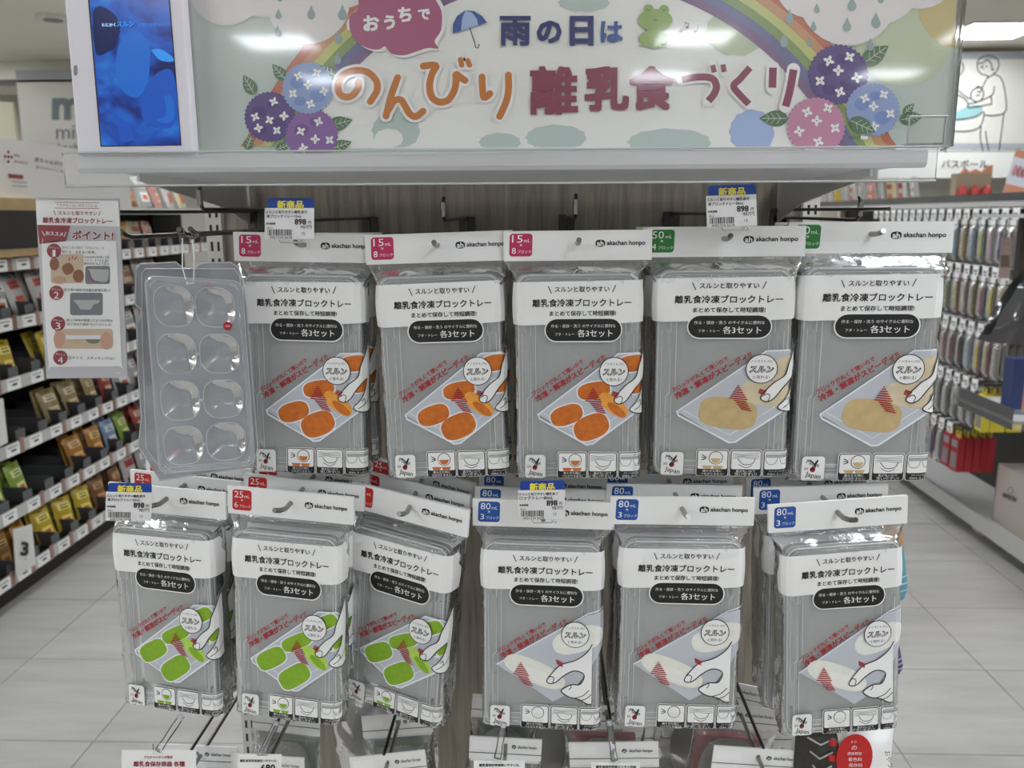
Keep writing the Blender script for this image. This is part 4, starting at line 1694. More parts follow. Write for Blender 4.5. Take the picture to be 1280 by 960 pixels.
def rr_in(x, y, hx, hy, r):
    qx, qy = abs(x) - hx + r, abs(y) - hy + r
    return -(math.hypot(max(qx, 0), max(qy, 0)) + min(max(qx, qy), 0) - r)


def lid_mesh():
    mb = MB()
    hx, hy = .0635, (VE - VT) / 2 + .001
    cy_ = (VE + VT) / 2 - .003

    def hgt(x, y):
        notch = .0045 * (sstep(.0, .004, abs(y) - .045) - sstep(0, .004, abs(y) - .075))
        d = rr_in(x, y, hx, hy, .012)
        h = .0012 * sstep(.000, .001, d) - .0028 * sstep(.003, .0045, d + 0 * notch) + .0022 * sstep(.008, .0095, d + notch) - .003 * sstep(.013, .015, d + notch) + .0008 * sstep(.024, .026, d)
        return h

    def fn(u, v):
        x, y = (u * 2 - 1) * (hx + .001), (v * 2 - 1) * (hy + .001)
        return (x, -BD + .0032 - hgt(x, y), -(cy_ + y))
    mb.grid(84, 110, fn, 'frosted_tray', keep=lambda u, v: rr_in((u * 2 - 1) * hx, (v * 2 - 1) * hy, hx, hy, .012) > -.0002)
    for ins, nt_ in ((.0006, 0), (.0042, 0), (.009, 1), (.0145, 1)):
        ax_, ay_ = hx - ins, hy - ins
        pth = []
        r_ = max(.003, .012 - ins * .6)
        for sx_, sy_, a0 in ((1, -1, -90), (1, 1, 0), (-1, 1, 90), (-1, -1, 180)):
            if nt_:
                if (sx_, sy_) == (1, 1):
                    for yy_, dx_ in ((-.072, 0), (-.068, .004), (.02, .004), (.024, 0)):
                        pth.append((ax_ - dx_, yy_))
                if (sx_, sy_) == (-1, -1):
                    for yy_, dx_ in ((.024, 0), (.02, .004), (-.068, .004), (-.072, 0)):
                        pth.append((-ax_ + dx_, yy_))
            for q in range(5):
                an = rad(a0 + 22.5 * q)
                pth.append((sx_ * (ax_ - r_) + r_ * math.cos(an), sy_ * (ay_ - r_) + r_ * math.sin(an)))
        pth.append(pth[0])
        mb.tube([(x, -BD + .0030 - hgt(x, y) * .5, -(cy_ + y)) for x, y in pth], .00055, 'frosted_line', 4, caps=False)
    # tab at the top edge
    mb.box(-.03, -.008, -BD + .003, -BD + .004, -VT + .001, -VT + .006, 'frosted_tray')
    mb.box(.008, .04, -BD + .003, -BD + .004, -VT + .001, -VT + .006, 'frosted_tray')
    return mb.mesh('lid')


def shell_mesh(hx, name):
    mb = MB()
    hy = (VE - VT) / 2 - .001
    cy_ = (VE + VT) / 2 - .003
    pts = []
    for cx_, cz_, a0 in ((hx - .012, hy - .012, 0), (-hx + .012, hy - .012, 90), (-hx + .012, -hy + .012, 180), (hx - .012, -hy + .012, 270)):
        for k in range(5):
            an = rad(a0 + 22.5 * k)
            pts.append((cx_ + .012 * math.cos(an), 0, -cy_ + cz_ + .012 * math.sin(an)))
    n = len(pts)
    inn = [(x * .9, .006, -cy_ + (z + cy_) * .93) for x, y, z in pts]
    vs = pts + [(x, .0012, z) for x, y, z in pts] + inn
    fs = [(i, (i + 1) % n, n + (i + 1) % n, n + i) for i in range(n)] + [(n + i, n + (i + 1) % n, 2 * n + (i + 1) % n, 2 * n + i) for i in range(n)] + [list(range(2 * n, 3 * n))]
    mb.add(vs, fs, 'frosted_tray', False)
    mb.tube([(x, 0, z) for x, y, z in pts + pts[:1]], .0007, 'frosted_line', 4, caps=False)
    return mb.mesh(name)


LID = lid_mesh()
TRAY = shell_mesh(.062, 'tray')
HD = {'15': header_art('15', '15', '8'), '50': header_art('50', '50', '4'), '25': header_art('25', '25', '6'), '80': header_art('80', '80', '3')}
BA = {k: body_art(k) for k in ('15', '50', '25', '80')}
PCOL = {'15': 'pink-badged 15 mL', '50': 'green-badged 50 mL', '25': 'red-badged 25 mL', '80': 'blue-badged 80 mL'}
PFOOD = {'15': 'orange food picture', '50': 'beige food picture', '25': 'green food picture', '80': 'white food picture'}
npk = [0]


def pack(kind, cx_, cy_, Y, yaw, roll, sx, where, n_behind, row, gap=.05, pitch=0, sz=1.0):
    base = P(cx_, cy_, Y)
    for k in range(n_behind + 1):
        npk[0] += 1
        rz = yaw + (random.uniform(-3, 3) if k else 0)
        ry = roll + (random.uniform(-1.2, 1.2) if k else 0)
        # pivot on the hook hole, 12 mm below the card top
        loc = base + Vector((random.uniform(-.003, .003) if k else 0, k * gap, random.uniform(-.002, .001) if k else 0))
        t = empty('tray_package', loc,
                  '%s tray package, %s, %s' % (PCOL[kind], where, ['frontmost on hook', 'second on hook', 'third on hook'][k]),
                  'package', 'hanging tray packages, %s row' % row, rot=(rad(pitch), rad(ry), rad(rz)))
        t.scale = (sx, 1, sz)
        link('header_card', card_me, t)
        h = link('header_print', HD[kind], t)
        f = link('film_bag', FILM[npk[0] % 3], t)
        link('printed_artwork', BA[kind], f)
        link('lid', LID, t)
        link('tray', TRAY, t, (0, -.006, 0))
        link('tray', TRAY, t, (0, .004, 0))
    return base


TOP = [('15', 380, 291, .94, -2, 1.0, 1.0, 'leftmost in upper row', 1),
       ('15', 547, 291, .93, 1, -1.6, 1.0, 'second from left in upper row', 1),
       ('15', 722, 288, .922, 0, -.4, 1.0, 'middle of upper row', 1),
       ('50', 905, 283, .935, -2, -.3, 1.09, 'fourth in upper row', 1, 1.015),
       ('50', 1089, 277, .945, 2, 0, 1.13, 'rightmost in upper row', 1, 1.06)]
BOT = [('25', 208, 609, .915, -10, 1.4, .93, 'leftmost in lower row', 2),
       ('25', 363, 614, .895, -7, 2.6, .93, 'second in lower row', 2),
       ('25', 512, 619, .92, -22, 5.6, .97, 'tilted, third in lower row', 2),
       ('80', 679, 625, .905, -3, .4, 1.0, 'fourth in lower row', 2),
       ('80', 853, 621, .90, 0, .4, 1.0, 'fifth in lower row', 2),
       ('80', 1047, 625, .895, 4, -3.2, .97, 'rightmost in lower row', 2)]
bases = []
for b in TOP:
    bases.append((b, pack(b[0], b[1], b[2], b[3], b[4], b[5], b[6], b[7], b[8], 'upper', sz=b[9] if len(b) > 9 else 1)))
for b in BOT:
    bases.append((b, pack(b[0], b[1], b[2], b[3], b[4], b[5], b[6], b[7], b[8], 'lower')))


# ------------------------------------------------------------------ hooks
def hook(x, z, yf, up_y=None, label='', tipup=.006, turn=True, dx=0.0, r=.0028):
    """double wire hook: lower rod carries the packs, upper wire carries the ticket"""
    t = empty('wire_hook', (x, YP, z), label, 'hook')
    mb = MB()
    mb.box(-.012, .012, -.004, 0, -.02, .03, 'dark_steel')
    mb.build('mounting_plate', t)
    mb = MB()
    L_ = YP - yf
    mb.tube([(0, 0, 0), (0, -L_ + .02, 0), (dx * .5, -L_ + .008, tipup * .4), (dx, -L_, tipup)], r, 'rod_steel', 10)
    mb.build('rod', t)
    if up_y is not None:
        mb = MB()
        Lu = YP - up_y
        zz_ = .026
        pts = [(0, -.002, 0), (0, -.004, zz_ * .6), (0, -.006, zz_), (0, -.02, zz_ + .002), (0, -Lu, zz_)]
        if turn:
            pts += [(0, -Lu - .006, zz_ + .004), (0, -Lu - .007, zz_ + .022), (0, -Lu - .003, zz_ + .025)]
        mb.tube(pts, .0021, 'dark_steel', 8)
        if turn:
            mb.tube([(0, -Lu - .009, zz_ + .004), (0, -Lu - .0095, zz_ + .02)], .0035, 'chrome', 8)
        mb.build('upper_arm', t)
    return t


for b, base in bases:
    up = b in TOP
    zh = base.z - .013
    lab = 'chrome wire hook carrying the %s package, %s' % (PCOL[b[0]], b[7])
    if up:
        i = TOP.index(b)
        hook(base.x, zh, b[3] - .035, {0: .90, 1: 1.0, 2: .98, 3: .875, 4: .90}[i], lab, tipup=.004, turn=i in (1, 2))
    else:
        hook(base.x, zh, b[3] - .04, None, lab, tipup=.005, dx=-.006 if BOT.index(b) < 3 else (.0 if BOT.index(b) < 5 else .006))
# two hooks left of the packs (sample tray and point sign), one behind right
pb = P(243, 293, .90)
hook(pb.x, pb.z, .89, .93, 'chrome wire hook with upturned arm holding the empty sample tray', turn=True)
pa = P(152, 297, .88)
hook(pa.x, pa.z, .88, .885, 'chrome wire hook holding the point sign at the far left', turn=False)
pg = P(975, 300, 1.31)
hook(pg.x, pg.z + .005, 1.02, 1.0, 'bare dark wire hook between the two green-badged packages', turn=True)

# ------------------------------------------------------------------ hanging sample tray
YA = .87
st = empty('sample_tray', P(245, 320, YA), 'empty frosted eight-cup freezer tray hanging open as a sample, far left', 'tray')
c00, c10, c01, c11 = P(180, 344, YA), P(303, 351, YA), P(199, 593, YA), P(319, 582, YA)


def bil(u, v, d=0.0):
    p_ = (c00 * (1 - u) + c10 * u) * (1 - v) + (c01 * (1 - u) + c11 * u) * v
    return (p_.x, p_.y + d, p_.z)


WL, HL = (c10 - c00).length, (c01 - c00).length
cups = [(.275, .145), (.70, .145), (.27, .385), (.71, .385), (.27, .625), (.715, .625), (.27, .86), (.715, .855)]
CW, CH = .0205, .0215


def thgt(u, v):
    x, y = u * WL, v * HL
    d = rr_in(x - WL / 2, y - HL / 2, WL / 2, HL / 2, .010)
    h = -.0025 * sstep(.001, .0025, d) * 1 + .004 * sstep(.004, .006, d)
    for cu, cv_ in cups:
        qq = (abs((x - cu * WL) / CW) ** 3 + abs((y - cv_ * HL) / CH) ** 3) ** (1 / 3)
        if qq < 1:
            h += .012 * math.cos(1.5708 * qq)
            q_ = math.hypot((x - cu * WL), (y - cv_ * HL - .001)) / .008
            if q_ < 1:
                h -= .0015 * (1 - q_ * q_) ** 2
    return h


mb = MB()
mb.grid(110, 200, lambda u, v: bil(u, v, thgt(u, v)), 'frosted_sample', keep=lambda u, v: rr_in(u * WL - WL / 2, v * HL - HL / 2, WL / 2, HL / 2, .010) > -.0002)
o = mb.build('tray_sheet', st)
o.location = -Vector(st.location)


def rrpath(cx_, cy_, hx, hy, r, n=6):
    out = []
    for ax, ay, a0 in ((hx - r, hy - r, 0), (-hx + r, hy - r, 90), (-hx + r, -hy + r, 180), (hx - r, -hy + r, 270)):
        for k in range(n):
            an = rad(a0 + 90 * k / (n - 1))
            out.append((cx_ + ax + r * math.cos(an), cy_ + ay + r * math.sin(an)))
    out.append(out[0])
    return out


for k, (cu, cv_) in enumerate(cups):
    mb = MB()
    mb.tube([bil(x / WL, y / HL, .001) for x, y in rrpath(cu * WL, cv_ * HL, CW, CH, .0155)], .00045, 'frosted_rim', 6)
    if k % 2 == 0:
        mb.box(bil(.488, cv_)[0] - .002, bil(.488, cv_)[0] + .002, YA - .001, YA + .002, bil(.5, cv_)[2] - .0015, bil(.5, cv_)[2] + .0015, 'frosted_rim')
    o = mb.build('cup_rim', st)
    o.location = -Vector(st.location)
mb = MB()
for ins in (.0004, .0045):
    mb.tube([bil(x / WL, y / HL, 0) for x, y in rrpath(WL / 2, HL / 2, WL / 2 - ins, HL / 2 - ins, .010)], .0006, 'frosted_rim', 6)
o = mb.build('outer_rim', st)
o.location = -Vector(st.location)
YL = YA + .020
lp = [(170, 338), (176, 330), (220, 328), (230, 336), (243, 336), (252, 329), (288, 328), (298, 334), (303, 350), (308, 385), (322, 560), (316, 583), (200, 600), (180, 568), (173, 558), (177, 520), (173, 470), (171, 405), (176, 396), (176, 386), (169, 380)]
mb = MB()
mb.prism([P(x, y, YL) for x, y in lp], (0, .0012, 0), 'frosted_sample')
mb.tube([P(x, y, YL - .0005) for x, y in lp + lp[:1]], .0009, 'frosted_rim', 6)
ip = [(177, 342), (182, 336), (293, 336), (300, 346), (316, 575), (206, 592), (183, 560), (178, 420)]
mb.tube([P(x, y, YL - .0015) for x, y in ip + ip[:1]], .0008, 'frosted_rim', 6)
o = mb.build('lid', st)
o.location = -Vector(st.location)
a = Art(plane_map(YA, .0003))
a.ell(284.5, 407.5, 5.5, 5.5, 'red_ink', 1)
a.text('見本', 284.5, 407.5, 6, 'white_print', 2)
o = a.build('red_sticker', st)
o.location = -Vector(st.location)
a = Art(plane_map(YA + .019, .0003))
a.ell(260, 358, 5.5, 5.5, 'red_ink', 1)
a.ell(222, 563, 9, 5, mat('pale_red', 'c07070', .5), 1)
o = a.build('red_sticker', st)
o.location = -Vector(st.location)
# string and clip
mb = MB()
mb.tube([P(228, 298, .885), P(228, 335, .868), P(234, 355, YA - .001), P(242, 354, YA - .002), P(243, 320, .875), P(240, 300, .885)], .0007, 'white_card', 6)
o = mb.build('string', st)
o.location = -Vector(st.location)
cl = empty('rod_clip', P(236, 292, .885), 'clear plastic clip on the hook holding the sample tray string', 'clip')
mb = MB()
mb.tube([P(225, 288, .875), P(233, 300, .885), P(240, 300, .89)], .0045, 'clear_acrylic', 8)
mb.tube([P(224, 286, .872), P(226, 290, .878)], .003, 'chrome', 8)
mb.tube([P(240, 300, .89), P(243, 293, .9), P(248, 297, .9)], .003, 'clear_acrylic', 8)
o = mb.build('clamp', cl)
o.location = -Vector(cl.location)

# ------------------------------------------------------------------ point sign
YG = .86
mat('sign_grey', 'c2c0c4', .35)
mat('sign_red', '8f1c2a', .4)
mat('photo_tan', 'cdb69a', .5, noise_amt=.12, noise_scale=60)
mat('photo_grey', '77777b', .5)
mat('photo_brown', '8a5226', .5, noise_amt=.2, noise_scale=200)
mat('photo_skin', 'c99c84', .5)
mat('photo_green', '6f7a52', .5)
ps = empty('point_sign', P(100, 249, YG), 'tall red and white sign card listing four points, hanging at the left', 'sign')
mb = MB()
mb.prism([P(44, 248, YG), P(148, 249.5, YG), P(159, 472, YG), P(58, 473, YG)], (0, .0015, 0), 'sign_grey')
o = mb.build('card', ps)
o.location = -Vector(ps.location)
mb = MB()
mb.prism([P(43.5, 247, YG - .0035), P(149, 248.5, YG - .0035), P(160, 473, YG - .0035), P(57, 474, YG - .0035)], (0, .0005, 0), 'clear_acrylic')
mb.tube([P(43.5, 247, YG - .0035), P(149, 248.5, YG - .0035)], .0008, 'clear_grey', 6)
o = mb.build('clear_sleeve', ps)
o.location = -Vector(ps.location)
a = Art(plane_map(YG, .0003))
a.poly([(45, 249), (147.5, 250.5), (149.5, 283), (46.5, 281)], 'white_print', 1)
R1 = -1.0
for y in (253, 260):
    a.stroke([(68, y), (124, y + .5)], .7, 'sign_red', 2, caps=False)
a.text('アカチャンホンポオリジナル', 96, 256.8, 51, 'sign_red', 2, rot=R1, bold=.01)
a.text('スルンと取りやすい', 97, 266.5, 49, 'sign_red', 2, rot=R1, bold=.02)
a.stroke([(67, 263), (69.5, 269)], .9, 'sign_red', 2, caps=False)
a.stroke([(125.5, 264), (123.5, 269.5)], .9, 'sign_red', 2, caps=False)
a.text('離乳食冷凍ブロックトレー', 97, 275.8, 87, 'sign_red', 2, rot=R1, bold=.03)
a.poly([(46.5, 281), (88, 282), (82.5, 301.5), (49.5, 305)], 'sign_red', 2)
a.text('おススメ', 68, 292, 22, 'white_print', 3, rot=-4, bold=.02)
a.stroke([(52.5, 289), (56, 295)], .9, 'white_print', 3, caps=False)
a.stroke([(82.5, 290), (80, 296)], .9, 'white_print', 3, caps=False)
a.text('ポイント!', 116, 294, 53, 'white_print', 2.6, rot=R1, bold=.09)
a.text('ポイント!', 116, 294, 51.5, 'sign_red', 3.2, rot=R1, bold=.035)
a.poly(spline([(55, 301), (100, 301.3), (142, 301.8), (145.5, 306), (149, 380), (152, 454), (149, 457.5), (105, 458), (64, 458.5), (61, 455), (55, 380), (52, 305), (55, 301)], 3)[:-1], 'white_print', 2)
for k, (x, y) in enumerate(((67.5, 313.5), (70.5, 366), (72.5, 404.5), (75.5, 447))):
    a.ell(x, y, 9, 9, 'sign_red', 3)
    a.text('ポイント', x, y - 4, 12, 'white_print', 4, rot=-6)
    a.text('1234'[k], x, y + 3, 3.6 if k == 0 else 6.2, 'white_print', 4, h=8.5)
T_ = lambda s_, x, y, w_: a.text(s_, x, y, w_, 'black_ink', 4, rot=R1, bold=.008)
T_('おもしろいほど「スルンッ」と', 104, 309.5, 52)
T_('取れる、まあるい形状。', 98.5, 315, 42)
T_('丸みのある形状にする', 121, 321.5, 31)
T_('ことで、すべるように', 121, 325.5, 30)
T_('取り出せるよう工夫', 121, 329.5, 31)
T_('広く浅い設計で冷凍も解凍も早い!', 109, 362.5, 58)
T_('凍って中身が膨張してもフタが浮か', 112, 400.5, 58)
T_('ない“ゆとり設計”でノンストレス!', 111.5, 405.5, 56)
T_('全サイズ、スタッキングOK♪', 114.5, 447.5, 58)
a.rrect(63.5, 317.5, 104.5, 354, 3, 'photo_tan', 2.6)
a.ell(68, 330, 6, 8, 'photo_brown', 3)
a.ell(85, 336, 7, 7, 'photo_brown', 3, rot=30, sq=2.6)
a.ell(98, 345, 7, 8, 'photo_brown', 3)
a.ell(74, 350, 9, 5, 'photo_skin', 3)
for dx, dy in ((-3, 0), (0, -2), (3, -1)):
    a.stroke([(90 + dx, 326 + dy), (91 + dx * 1.6, 322 + dy)], 1.2, 'red_ink', 4)
a.rrect(106.5, 332.5, 137.5, 355, 3, 'photo_grey', 2.6)
a.poly(spline([(110, 336), (114, 348), (124, 352), (134, 351), (136, 337)], 4), 'clear_grey', 3)
a.stroke(spline([(111, 338), (115, 349), (125, 353)]), 1, 'sign_red', 4)
a.rrect(87.5, 366, 128.5, 394, 3, 'photo_grey', 2.6)
a.poly([(91, 375), (125, 375), (123, 379), (118, 380), (113, 387), (101, 387), (96, 380)], 'clear_grey', 3)
a.rrect(68.5, 411, 141, 436, 4, 'photo_tan', 2.6)
a.poly([(82, 419), (128, 419), (127, 424), (83, 424)], 'tray_edge', 3)
a.poly(spline([(84, 424), (90, 429), (100, 429), (104, 424)], 3), 'food_50', 3)
a.poly(spline([(106, 424), (112, 429), (122, 429), (126, 424)], 3), 'photo_green', 3)
a.ell(74, 424, 7, 11, 'photo_skin', 3.4)
a.ell(133, 426, 8, 11, 'photo_skin', 3.4)
a.text('x 4月', 147, 466, 7, 'white_print', 2)
o = a.build('printed_text', ps)
o.location = -Vector(ps.location)


# ------------------------------------------------------------------ price tickets
def ticket(dx, dy, s, Y, l1, l2, label, rot=0):
    def fm(x, y, l):
        ca, sa = math.cos(rad(rot)), math.sin(rad(rot))
        u, v = (x - 363) * s, (y - 272) * s
        return P(363 + dx + u * ca + v * sa, 272 + dy - u * sa + v * ca, Y - l * .0003)
    o0 = fm(363, 262, 0)
    t = empty('price_ticket', o0, label, 'price ticket', 'blue-topped price tickets')

    def put(art, nm, par=t):
        o_ = art.build(nm, par)
        if par is t:
            o_.location = -Vector(t.location)
        return o_
    a = Art(fm)
    a.rrect(334, 247.5, 392.5, 275, 3.5, 'tag_blue', 0)
    a.text('新商品', 363, 256, 33, 'tag_yellow', 1, bold=.03)
    put(a, 'new_item_cap')
    mb = MB()
    mb.prism([fm(x, y, 1.2) for x, y in ((331, 260), (392.5, 260), (392.5, 298.5), (331, 298.5))], (0, .0004, 0), 'tag_white')
    cd_ = mb.build('paper', t)
    cd_.location = -Vector(t.location)
    a = Art(fm)
    a.text(l1, 358, 265, 52, 'black_ink', 2.5, bold=.02)
    a.text(l2, 355, 270.2, 44, 'black_ink', 2.5, bold=.02)
    a.text('898', 375.5, 277.2, 14.5, 'black_ink', 2.5, bold=.03)
    a.text('円', 387, 278, 3.6, 'black_ink', 2.5, bold=.02)
    a.text('本体価格', 338.5, 279.5, 12, 'black_ink', 2.5, bold=.03)
    a.text('(税込)', 337, 285, 7, 'black_ink', 2.5)
    a.text('987円', 382.5, 283.8, 14, 'black_ink', 2.5, bold=.01)
    x = 334.5
    rr_ = random.Random(3)
    while x < 364:
        w_ = rr_.choice((.5, .5, .9, 1.3))
        a.rect(x, 286.8, x + w_, 294.5, 'black_ink', 2.5)
        x += w_ + rr_.choice((.45, .6, 1.0))
    a.text('4901234 5678', 351, 296.8, 28, 'black_ink', 2.5)
    a.text('15', 379, 292, 4, 'black_ink', 2.5)
    put(a, 'printed_text', cd_)
    mb = MB()
    mb.prism([fm(x, y, 4) for x, y in ((330, 259), (395, 259), (395, 299.5), (330, 299.5))], (0, .0004, 0), 'clear_acrylic')
    mb.tube([fm(349, 300, 0), fm(351, 303, 0), fm(375, 303, 0), fm(377, 300, 0)], .0008, 'clear_grey', 6)
    mb.tube([fm(363, 275, -4), fm(368, 292, -3), fm(380, 303, -3)], .0016, 'clear_acrylic', 6)
    h_ = mb.build('clear_holder', t)
    h_.location = -Vector(t.location)


S1 = 'スルンと取りやすい離乳食冷'
ticket(0, 0, 1.0, .868, S1, '凍ブロックトレー15mL', 'price ticket with blue cap above the leftmost 15 mL package')
ticket(552.5, -16, 1.02, .868, S1, '凍ブロックトレー50mL', 'price ticket with blue cap above the left 50 mL package', rot=2)
ticket(-201, 354.5, .93, .855, S1, '凍ブロックトレー25mL', 'price ticket with blue cap at the leftmost 25 mL package', rot=-1)
ticket(315, 352, .95, .862, 'スルンと取りやすい離乳食ブ', 'ロックトレー80mL', 'price ticket with blue cap on the left 80 mL package', rot=1)

# =================================================================== THIRD ROW (cut by the frame)
mat('content_red', '9a5048', .5, noise_amt=.3, noise_scale=30)
mat('content_grey', '7c7a76', .5, noise_amt=.3, noise_scale=30)
mat('content_green', '5e6a50', .5, noise_amt=.3, noise_scale=30)


def low_film(seed):
    mb = MB()

    def fn(u, v):
        an = 2 * math.pi * u
        z = -.03 - .17 * v
        B = .003 + .03 * math.sin(math.pi * min(1, v * 1.1)) ** .5
        x, y = .077 * math.cos(an) * (1 - .03 * math.sin(v * 9)), B * math.sin(an)
        n_ = noise.noise(Vector((x * 50 + seed, z * 50, y * 50)))
        return (x + .002 * n_, y + .006 * n_, z)
    mb.grid(40, 24, fn, 'bag_film')
    return mb.mesh('film_bag')


LF = [low_film(1), low_film(2)]
mb = MB()
mb.box(-.076, .076, -.001, .001, -.034, 0, 'white_card')
low_card = mb.mesh('header_card')


def low_art():
    a = Art(lambda x, y, l: (x, -.001 - l * .0003, -y))
    a.rect(-.076, .0215, .076, .0225, 'black_ink', 1)
    a.rect(-.07, .005, -.03, .017, 'tag_white', 1)
    a.ell(.018, .012, .0045, .003, 'black_ink', 1)
    a.text('ah', .018, .012, .006, 'white_print', 2)
    a.text('akachan honpo', .046, .012, .04, 'black_ink', 2, bold=.01)
    a.ell(0, .011, .003, .003, 'grey_ink', 1.5)
    return a.mesh('header_print')


LA = low_art()
mb = MB()
mb.grid(16, 10, lambda u, v: (.055 * math.cos(2 * math.pi * u) * (.4 + .6 * math.sin(math.pi * v) ** .5), .02 * math.sin(2 * math.pi * u) * math.sin(math.pi * v) ** .5, -.05 - .12 * v), 'content_grey')
low_c = mb.mesh('container')
mb = MB()
mb.box(-.06, .06, -.006, .006, -.15, -.055, 'content_red')
low_r = mb.mesh('insert_card')
mb = MB()
mb.box(-.06, .06, -.006, .006, -.15, -.055, 'content_green')
low_g = mb.mesh('insert_card')
LOW = [(335, 941, .95, 1, 'below the second red-badged package', -4, .62), (484, 944, .95, -5, 'below the third red-badged package', 4, .62), (632, 921, .97, 3, 'below the left 80 mL package', 1, .6),
       (765, 930, .95, -3, 'below the middle 80 mL package', -2, .72), (948, 936, .93, 5, 'below left of the right 80 mL package', 3, .72), (215, 990, .93, 0, 'at the lower left corner', 0, .7)]
for k, (px, py, Y, roll, wh, yaw, sxx) in enumerate(LOW):
    b = P(px, py, Y)
    for q_ in range(2):
        t = empty('container_package', b + Vector((random.uniform(-.004, .004), q_ * .09, random.uniform(-.004, .004))),
                  'container package %s, %s' % (wh, ['in front', 'behind'][q_]), 'package',
                  'lowest row of container packages', rot=(0, rad(roll + 2 * q_), rad(yaw)))
        t.scale = (sxx, 1, 1)
        link('header_card', low_card, t)
        link('header_print', LA, t)
        link('film_bag', LF[(k + q_) % 2], t)
        link('container', low_c, t, (0, .004, 0))
        link('insert_card', low_r if k in (3, 4) else low_g, t, (0, .02, 0))
    hook(b.x, b.z - .011, Y - .045, Y - .02, 'lowest row wire hook %s' % wh, turn=False, r=.0026)

# clear ticket arms and lowest price tickets
LT = [((225, 898), (198, 938), (152, 938, 245, 975), 'red-lettered white ticket at the bottom left corner', [('アカチャンホンポ限定', 198, 946.5, 36, 'sign_red'), ('離乳食保存容器 各種', 199, 955, 64, 'sign_red')]),
      ((345, 905), (328, 940), (297, 943, 352, 975), 'white price ticket below the second red-badged package', [('離乳食保存容器使いやすい丸', 323, 951, 46, 'black_ink'), ('680', 335, 960, 18, 'black_ink')]),
      ((629, 908), (622, 948), (592, 951, 656, 980), 'white price ticket below the left 80 mL package', [('離乳食保存容器使いやすい丸', 624, 956.5, 50, 'black_ink')]),
      ((762, 905), (768, 950), (739, 953, 800, 985), 'white price ticket below the middle 80 mL package', [('離乳食保存容器スッキリ収納', 770, 958.5, 50, 'black_ink')])]
for (hx_, hy_), (bx_, by_), (x0, y0, x1, y1), lab, txt in LT:
    Y = .875
    t = empty('price_ticket', P(bx_, by_, Y), lab, 'price ticket', 'white price tickets of the lowest row')
    mb = MB()
    mb.prism([P(x0, y0, Y), P(x1, y0, Y), P(x1, y1, Y), P(x0, y1, Y)], (0, .0006, 0), 'tag_white')
    pp_ = mb.build('paper', t)
    pp_.location = -Vector(t.location)
    a = Art(plane_map(Y, .0003))
    for s_, x, y, w_, m_ in txt:
        a.text(s_, x, y, w_, m_, 1.5, bold=.025)
    a.build('printed_text', pp_)
    mb = MB()
    q0, q1 = P(hx_, hy_, Y + .01), P(bx_, by_, Y - .001)
    d = (q1 - q0)
    mb.tube([q0, q0 + d * .3, q0 + d * .7, q1], [.0035, .004, .0036, .0045], 'clear_rail', 8)
    mb.tube([q0 - d * .10, q0 + d * .02], [.0032, .0036], 'frosted_rim', 8)
    mb.box(q1.x - .006, q1.x + .006, q1.y - .001, q1.y + .002, q1.z - .004, q1.z + .008, 'clear_acrylic')
    o = mb.build('clear_arm', t)
    o.location = -Vector(t.location)

# packs half in shadow behind the lower row (on the inner hooks)
for k, (px, py, Y) in enumerate(((470, 842, 1.12), (700, 850, 1.12), (905, 850, 1.1), (1010, 905, 1.05), (845, 905, 1.12))):
    b = P(px, py, Y)
    t = empty('container_package', b, 'shaded container package deep between the lower packages, %s from the left' % ORD[k], 'package', 'shaded container packages at the back', rot=(0, rad((-6, 3, 8, -4, 2)[k]), rad(random.uniform(-10, 10))))
    link('header_card', low_card, t)
    link('film_bag', LF[k % 2], t)
    link('container', low_c, t, (0, .004, 0))
    link('header_print', LA, t)

# patterned pouches hanging at the right end, and the red oval pack
mat('cloth_teal', '5f9aa8', .7, noise_amt=.15)
mat('cloth_purple', '54406e', .7, noise_amt=.15)
mat('cloth_green', '6fae92', .7, noise_amt=.15)
mat('cloth_tan', 'b08a62', .7)
mat('cloth_dark', '2a3a5a', .7)
mat('stripe_light', 'b8c8d0', .7)


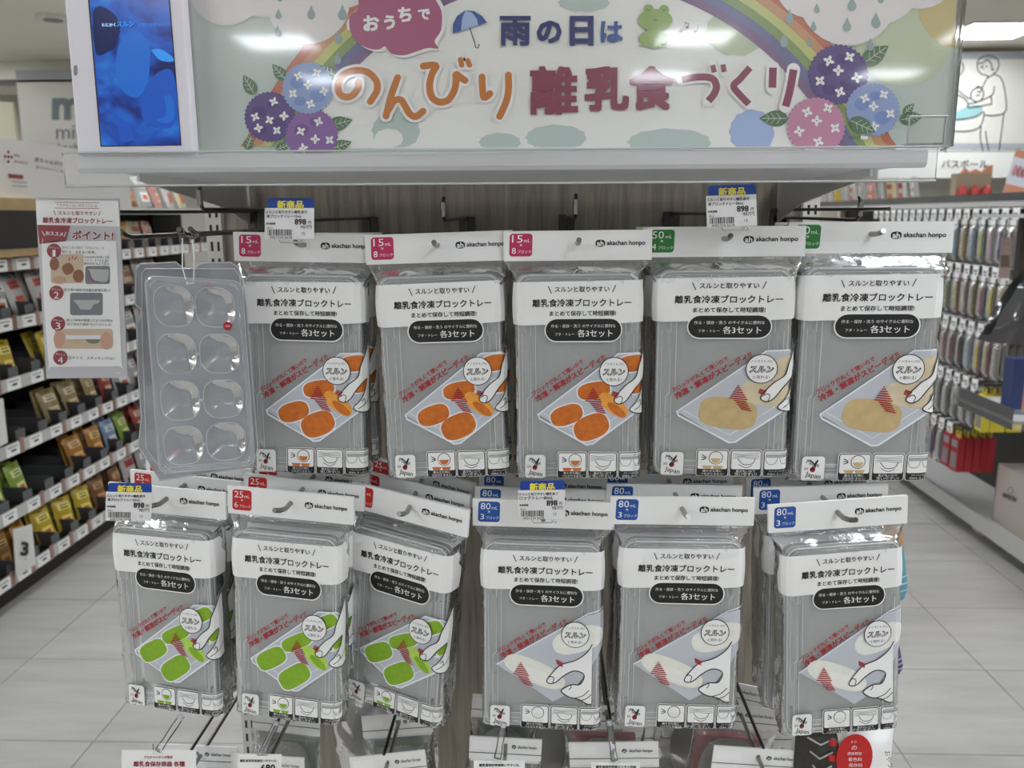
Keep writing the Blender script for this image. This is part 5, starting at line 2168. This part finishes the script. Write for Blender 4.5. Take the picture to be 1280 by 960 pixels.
def sock(px, py, Y, w_, h_, m_, tip, name_label):
    b = P(px, py, Y)
    t = empty('patterned_pouch', b, name_label, 'pouch')
    mb = MB()

    def fn(u, v):
        an = 2 * math.pi * u
        wd = w_ * (.5 + .5 * v) * (1 - .25 * max(0, v - .85) / .15)
        return (wd * math.cos(an) + .006 * v, .014 * math.sin(an), -h_ * v - .003 * math.sin(an * 2) * v)
    mb.grid(16, 12, fn, m_)
    mb.build('fabric', t)
    for k in range(3):
        mb = MB()
        v0 = .68 + .09 * k
        mb.grid(16, 1, lambda u, v: (lambda p_: (p_[0] * 1.02, p_[1] * 1.06, p_[2]))(fn(u, v0 + .02 * v)), 'stripe_light')
        mb.build('stripe', t)
    mb = MB()
    mb.grid(16, 2, lambda u, v: (lambda p_: (p_[0] * 1.03, p_[1] * 1.07, p_[2]))(fn(u, .02 + .3 * v)), tip)
    mb.build('top_band', t)


sock(1112, 650, 1.03, .026, .105, 'cloth_teal', 'cloth_tan', 'teal striped pouch with tan top at the right end of the display')
sock(1105, 775, 1.05, .026, .075, 'cloth_purple', 'toy_orange', 'purple striped pouch hanging under the teal pouch')
sock(1102, 838, 1.06, .02, .062, 'cloth_green', 'cloth_dark', 'mint green striped pouch hanging under the purple pouch')
b = P(1056, 905, .93)
t = empty('snack_pouch', b, 'black and white patterned pouch with red oval sticker at the bottom right', 'pouch')
mb = MB()
mb.grid(16, 12, lambda u, v: ((u - .5) * .115, -.02 * (1 - (2 * u - 1) ** 4) * (1 - (2 * v - 1) ** 6), -.10 * v), 'white_card')
mb.grid(8, 12, lambda u, v: (-.0575 + .045 * u, -.001 - .02 * (1 - (2 * (u * .39) - 1) ** 4) * (1 - (2 * v - 1) ** 6), -.10 * v), mat('pattern_black', '3a3632', .4, noise_amt=.5, noise_scale=120))
mb.grid(16, 12, lambda u, v: ((u - .5) * .115, .01, -.10 * v), 'white_card')
mb.build('foil', t)
mb = MB()
for k in range(5):
    mb.tube([(-.05 + .004 * k, -.022, -.004 - .018 * k), (-.035, -.024, -.012 - .018 * k), (-.02, -.023, -.004 - .018 * k)], .0012, 'clear_grey', 5)
tag(mb.build('lattice', t), kind='stuff')
a = Art(lambda x, y, l: (x, -.0225 - l * .0004, -y))
a.ell(.005, .028, .021, .030, 'badge_25', 1)
for k, s_ in enumerate(('5つ', 'の', '国産野菜', '着色料', '保存料', '香料不使用')):
    a.text(s_, .003 + .001 * k, .008 + .0075 * k, .006 if k < 2 else .016, 'white_print', 2)
a.text('おやつ', .045, .03, .022, 'black_ink', 1, rot=-75)
a.build('red_sticker', t)
for k in range(3):
    mb = MB()
    mb.tube([(-.022, -.025, -.004 - .02 * k), (-.022, -.027, -.01 - .02 * k)], [.004, .004], 'badge_25', 8)
    mb.build('berry', t)
